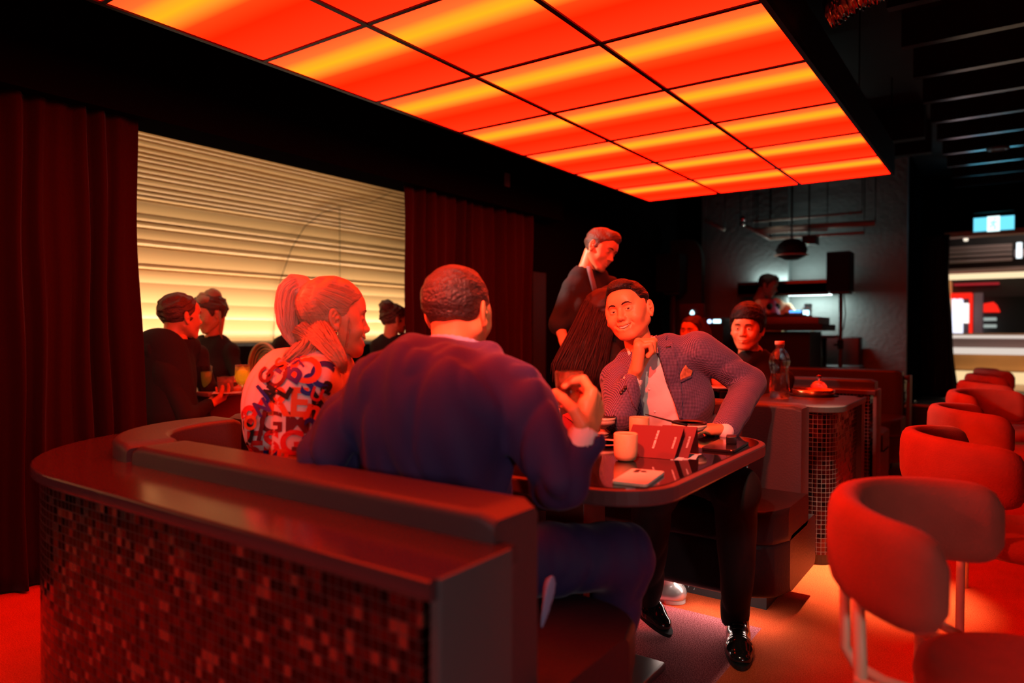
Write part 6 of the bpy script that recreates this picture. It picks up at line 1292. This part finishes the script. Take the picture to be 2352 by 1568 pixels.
# the held glass
ax = nrm(Zv+RR*-.06); gb = GC-Zv*.044+RR*.003
g = thing('tumbler', 'short clear glass of amber drink held up in the raised hand', 'glass', tuple(gb))
MB().lathe([(0, 0), (.026, 0), (.029, .003), (.0345, .086), (.0330, .086), (.0275, .009), (0, .009)], (0, 0, 0), 44).build('glass', glass('tumbler_glass', (1, .97, .96)), g)
MB().lathe([(0, .0095), (.0270, .0095), (.0303, .045), (0, .045)], (0, 0, 0), 40).build('drink', glass('amber_drink', (1, .45, .22), ior=1.33), g)
for q in (-1, 1): MB().obox((q*.010, .004*q, .045), [(1, .3*q, .1), (-.3*q, 1, .2), (0, -.1, 1)], (.009, .009, .008), .003).build('ice_cube', glass('ice', (1, .95, .93), .05, 1.31), g)
# bottle and tray on the station
c = Wz(1790, 914, .7525); bt = thing('water_bottle', 'clear waisted water bottle with a cork on the service station', 'bottle', tuple(c)); k = 3.62/1616
MB().lathe([(0, 0), (.046, 0), (.050, .01), (.052, .04), (.049, .09), (.044, .125), (.044, .14), (.050, .165), (.053, .19), (.050, .215), (.038, .240), (.024, .256), (.021, .262), (.021, .272), (.024, .275), (.024, .279), (.019, .280), (.019, .262), (.034, .238), (.047, .214), (.050, .19), (.041, .14), (.041, .125), (.046, .09), (.049, .04), (.046, .006), (0, .006)], (0, 0, 0), 48).build('glass', clear, bt)
MB().lathe([(0, .0065), (.0455, .0065), (.0485, .04), (.0455, .09), (.0405, .128), (0, .128)], (0, 0, 0), 40).build('water', glass('water', (.93, .93, .95), .02, 1.33), bt)
MB().lathe([(0, .262), (.018, .262), (.019, .279), (.0245, .282), (.0245, .297), (.022, .299), (0, .299)], (0, 0, 0), 28).build('stopper', mat('cork', (.72, .40, .26), .7, noise=.2, nscale=200), bt)
c = Wz(1868, 908, .7525); brass = mat('brass_tray', (.80, .42, .18), .22, .9)
ty = thing('brass_tray', 'round brass tray with a raised rim on the service station', 'tray', tuple(c))
MB().lathe([(0, 0), (.098, 0), (.104, .006), (.110, .034), (.107, .034), (.100, .008), (0, .006)], (0, 0, 0), 52).build('dish', brass, ty); MB().lathe([(0, -.0005), (.125, -.0005), (.128, .004), (.10, .005)], (0, 0, 0), 48).build('base_mat', BLK, ty)
cl_ = c+np.array([0, 0, .0065]); d1 = Wz(1880, 905, .76)
t = thing('glass_cloche', 'small clear glass dome with a faceted knob in the brass tray', 'cloche', (d1[0], d1[1], .7592)); R_ = .045
MB().lathe([(R_*math.cos(a), .03+R_*math.sin(a)) for a in np.linspace(-.6, math.pi/2, 18)]+[((R_-.002)*math.cos(a), .03+(R_-.002)*math.sin(a)) for a in np.linspace(math.pi/2, -.6, 18)], (0, 0, 0), 40).build('dome', clear, t)
MB().lathe([(0, .074), (.006, .075), (.006, .080), (.013, .086), (.016, .095), (.012, .103), (0, .107)], (0, 0, 0), 8).build('knob', glass('red_crystal', (1, .7, .68)), t)
tag(MB().lathe([(0, 0), (.018, .0), (.026, .008), (.020, .018), (0, .022)], (d1[0], d1[1], .7592), 20).build('sweet', mat('red_candy', (.75, .03, .02), .25)), 'small red sweet under the glass dome', 'sweet')
# tableware behind the checked sleeve
SX = W(1665, 884, 3.98); stb = thing('side_table', 'small dark table behind the checked sleeve', 'table', (SX[0]-.06, SX[1], 0)); zt_ = SX[2]
MB().lathe([(0, zt_-.025), (.21, zt_-.025), (.22, zt_-.01), (.22, zt_), (0, zt_)], (0, 0, 0), 40).build('tabletop', mat('black_glass_top', (.012, .006, .006), .055), stb); MB().tube([(0, 0, .01), (0, 0, zt_-.02)], .03, 12).build('pedestal', BLK, stb); MB().lathe([(0, 0), (.15, 0), (.15, .01), (0, .015)], (0, 0, 0), 28).build('base', BLK, stb)
def on2(px, py): p = Wz(px, py, zt_); return (p[0], p[1], zt_+.0006)
tag(MB().lathe([(0, 0), (.03, 0), (.036, .01), (.037, .055), (.034, .055), (.033, .01), (0, .006)], on2(1650, 886), 28).build('cup', mat('orange_cup', (.8, .2, .08), .4)), 'orange-red cup on the dark table behind the checked sleeve', 'cup')
tag(MB().lathe([(0, 0), (.05, 0), (.075, .008), (.072, .010), (0, .004)], on2(1655, 892), 32).build('plate', mat('stoneware_brown', (.50, .34, .26), .4)), 'round plate on the dark table behind the checked sleeve', 'plate')
tag(MB().obox(np.array(on2(1690, 882))+Zv*.012, [(1, .2, 0), (-.2, 1, 0), (0, 0, 1)], (.03, .02, .012), .004).build('folded_napkin', wpp), 'pale folded napkin on the dark table behind the checked sleeve', 'napkin')
# alcove table
def on3(px, py): p = Wz(px, py, .76); return (p[0], p[1], .7606)
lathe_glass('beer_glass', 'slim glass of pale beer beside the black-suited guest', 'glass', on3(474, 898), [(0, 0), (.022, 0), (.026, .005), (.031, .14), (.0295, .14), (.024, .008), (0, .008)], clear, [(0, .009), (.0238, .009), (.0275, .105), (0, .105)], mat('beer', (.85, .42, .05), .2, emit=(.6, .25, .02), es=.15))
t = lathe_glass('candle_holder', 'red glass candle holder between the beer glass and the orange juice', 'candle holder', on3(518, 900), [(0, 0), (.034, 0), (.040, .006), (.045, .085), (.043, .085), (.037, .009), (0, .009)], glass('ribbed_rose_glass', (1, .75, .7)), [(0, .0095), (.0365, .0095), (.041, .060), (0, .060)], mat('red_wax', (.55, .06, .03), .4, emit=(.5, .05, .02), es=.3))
lathe_glass('goblet', 'stemmed goblet of orange juice on the alcove table', 'glass', on3(557, 904), [(0, 0), (.032, 0), (.032, .002), (.004, .007), (.004, .038), (.018, .046), (.035, .068), (.040, .095), (.036, .155), (.0345, .155), (.0385, .095), (.0335, .070), (0, .048)], clear, [(0, .049), (.033, .070), (.0380, .095), (.0365, .125), (0, .125)], mat('orange_juice', (.95, .30, .01), .3, emit=(1, .24, .005), es=.6))  # juice gets a glow of its own to look orange
lathe_glass('candle_holder', 'second red glass candle holder behind the juice goblet', 'candle holder', on3(580, 895), [(0, 0), (.030, 0), (.034, .006), (.038, .07), (.036, .07), (.032, .009), (0, .009)], glass('ribbed_rose_glass', (1, .75, .7)), [(0, .0095), (.0315, .0095), (.034, .050), (0, .050)], mat('red_wax', (.55, .06, .03), .4))
p = on3(594, 892); bxx = thing('gift_box', 'pale turquoise box on the alcove table', 'box', p); tq_ = mat('turquoise_box', (.45, .80, .85), .5); MB().box((-.04, -.03, 0), (.04, .03, .035), .002).build('base', tq_, bxx); MB().box((-.041, -.031, .037), (.041, .031, .075), .002).build('lid', tq_, bxx)
tag(MB().lathe([(0, 0), (.04, 0), (.055, .02), (.05, .045), (.0, .05)], on3(537, 896), 28).build('dark_bowl', mat('dark_bowl', (.03, .03, .04), .4)), 'dark round bowl between candle holder and goblet', 'bowl')
tag(MB().prism([tuple(on3(*q)[:2]) for q in ((486, 905), (560, 903), (556, 893), (496, 893))], .7604, .7615).build('place_mat', wpp), 'pale paper place mat under the candle holder', 'place mat')
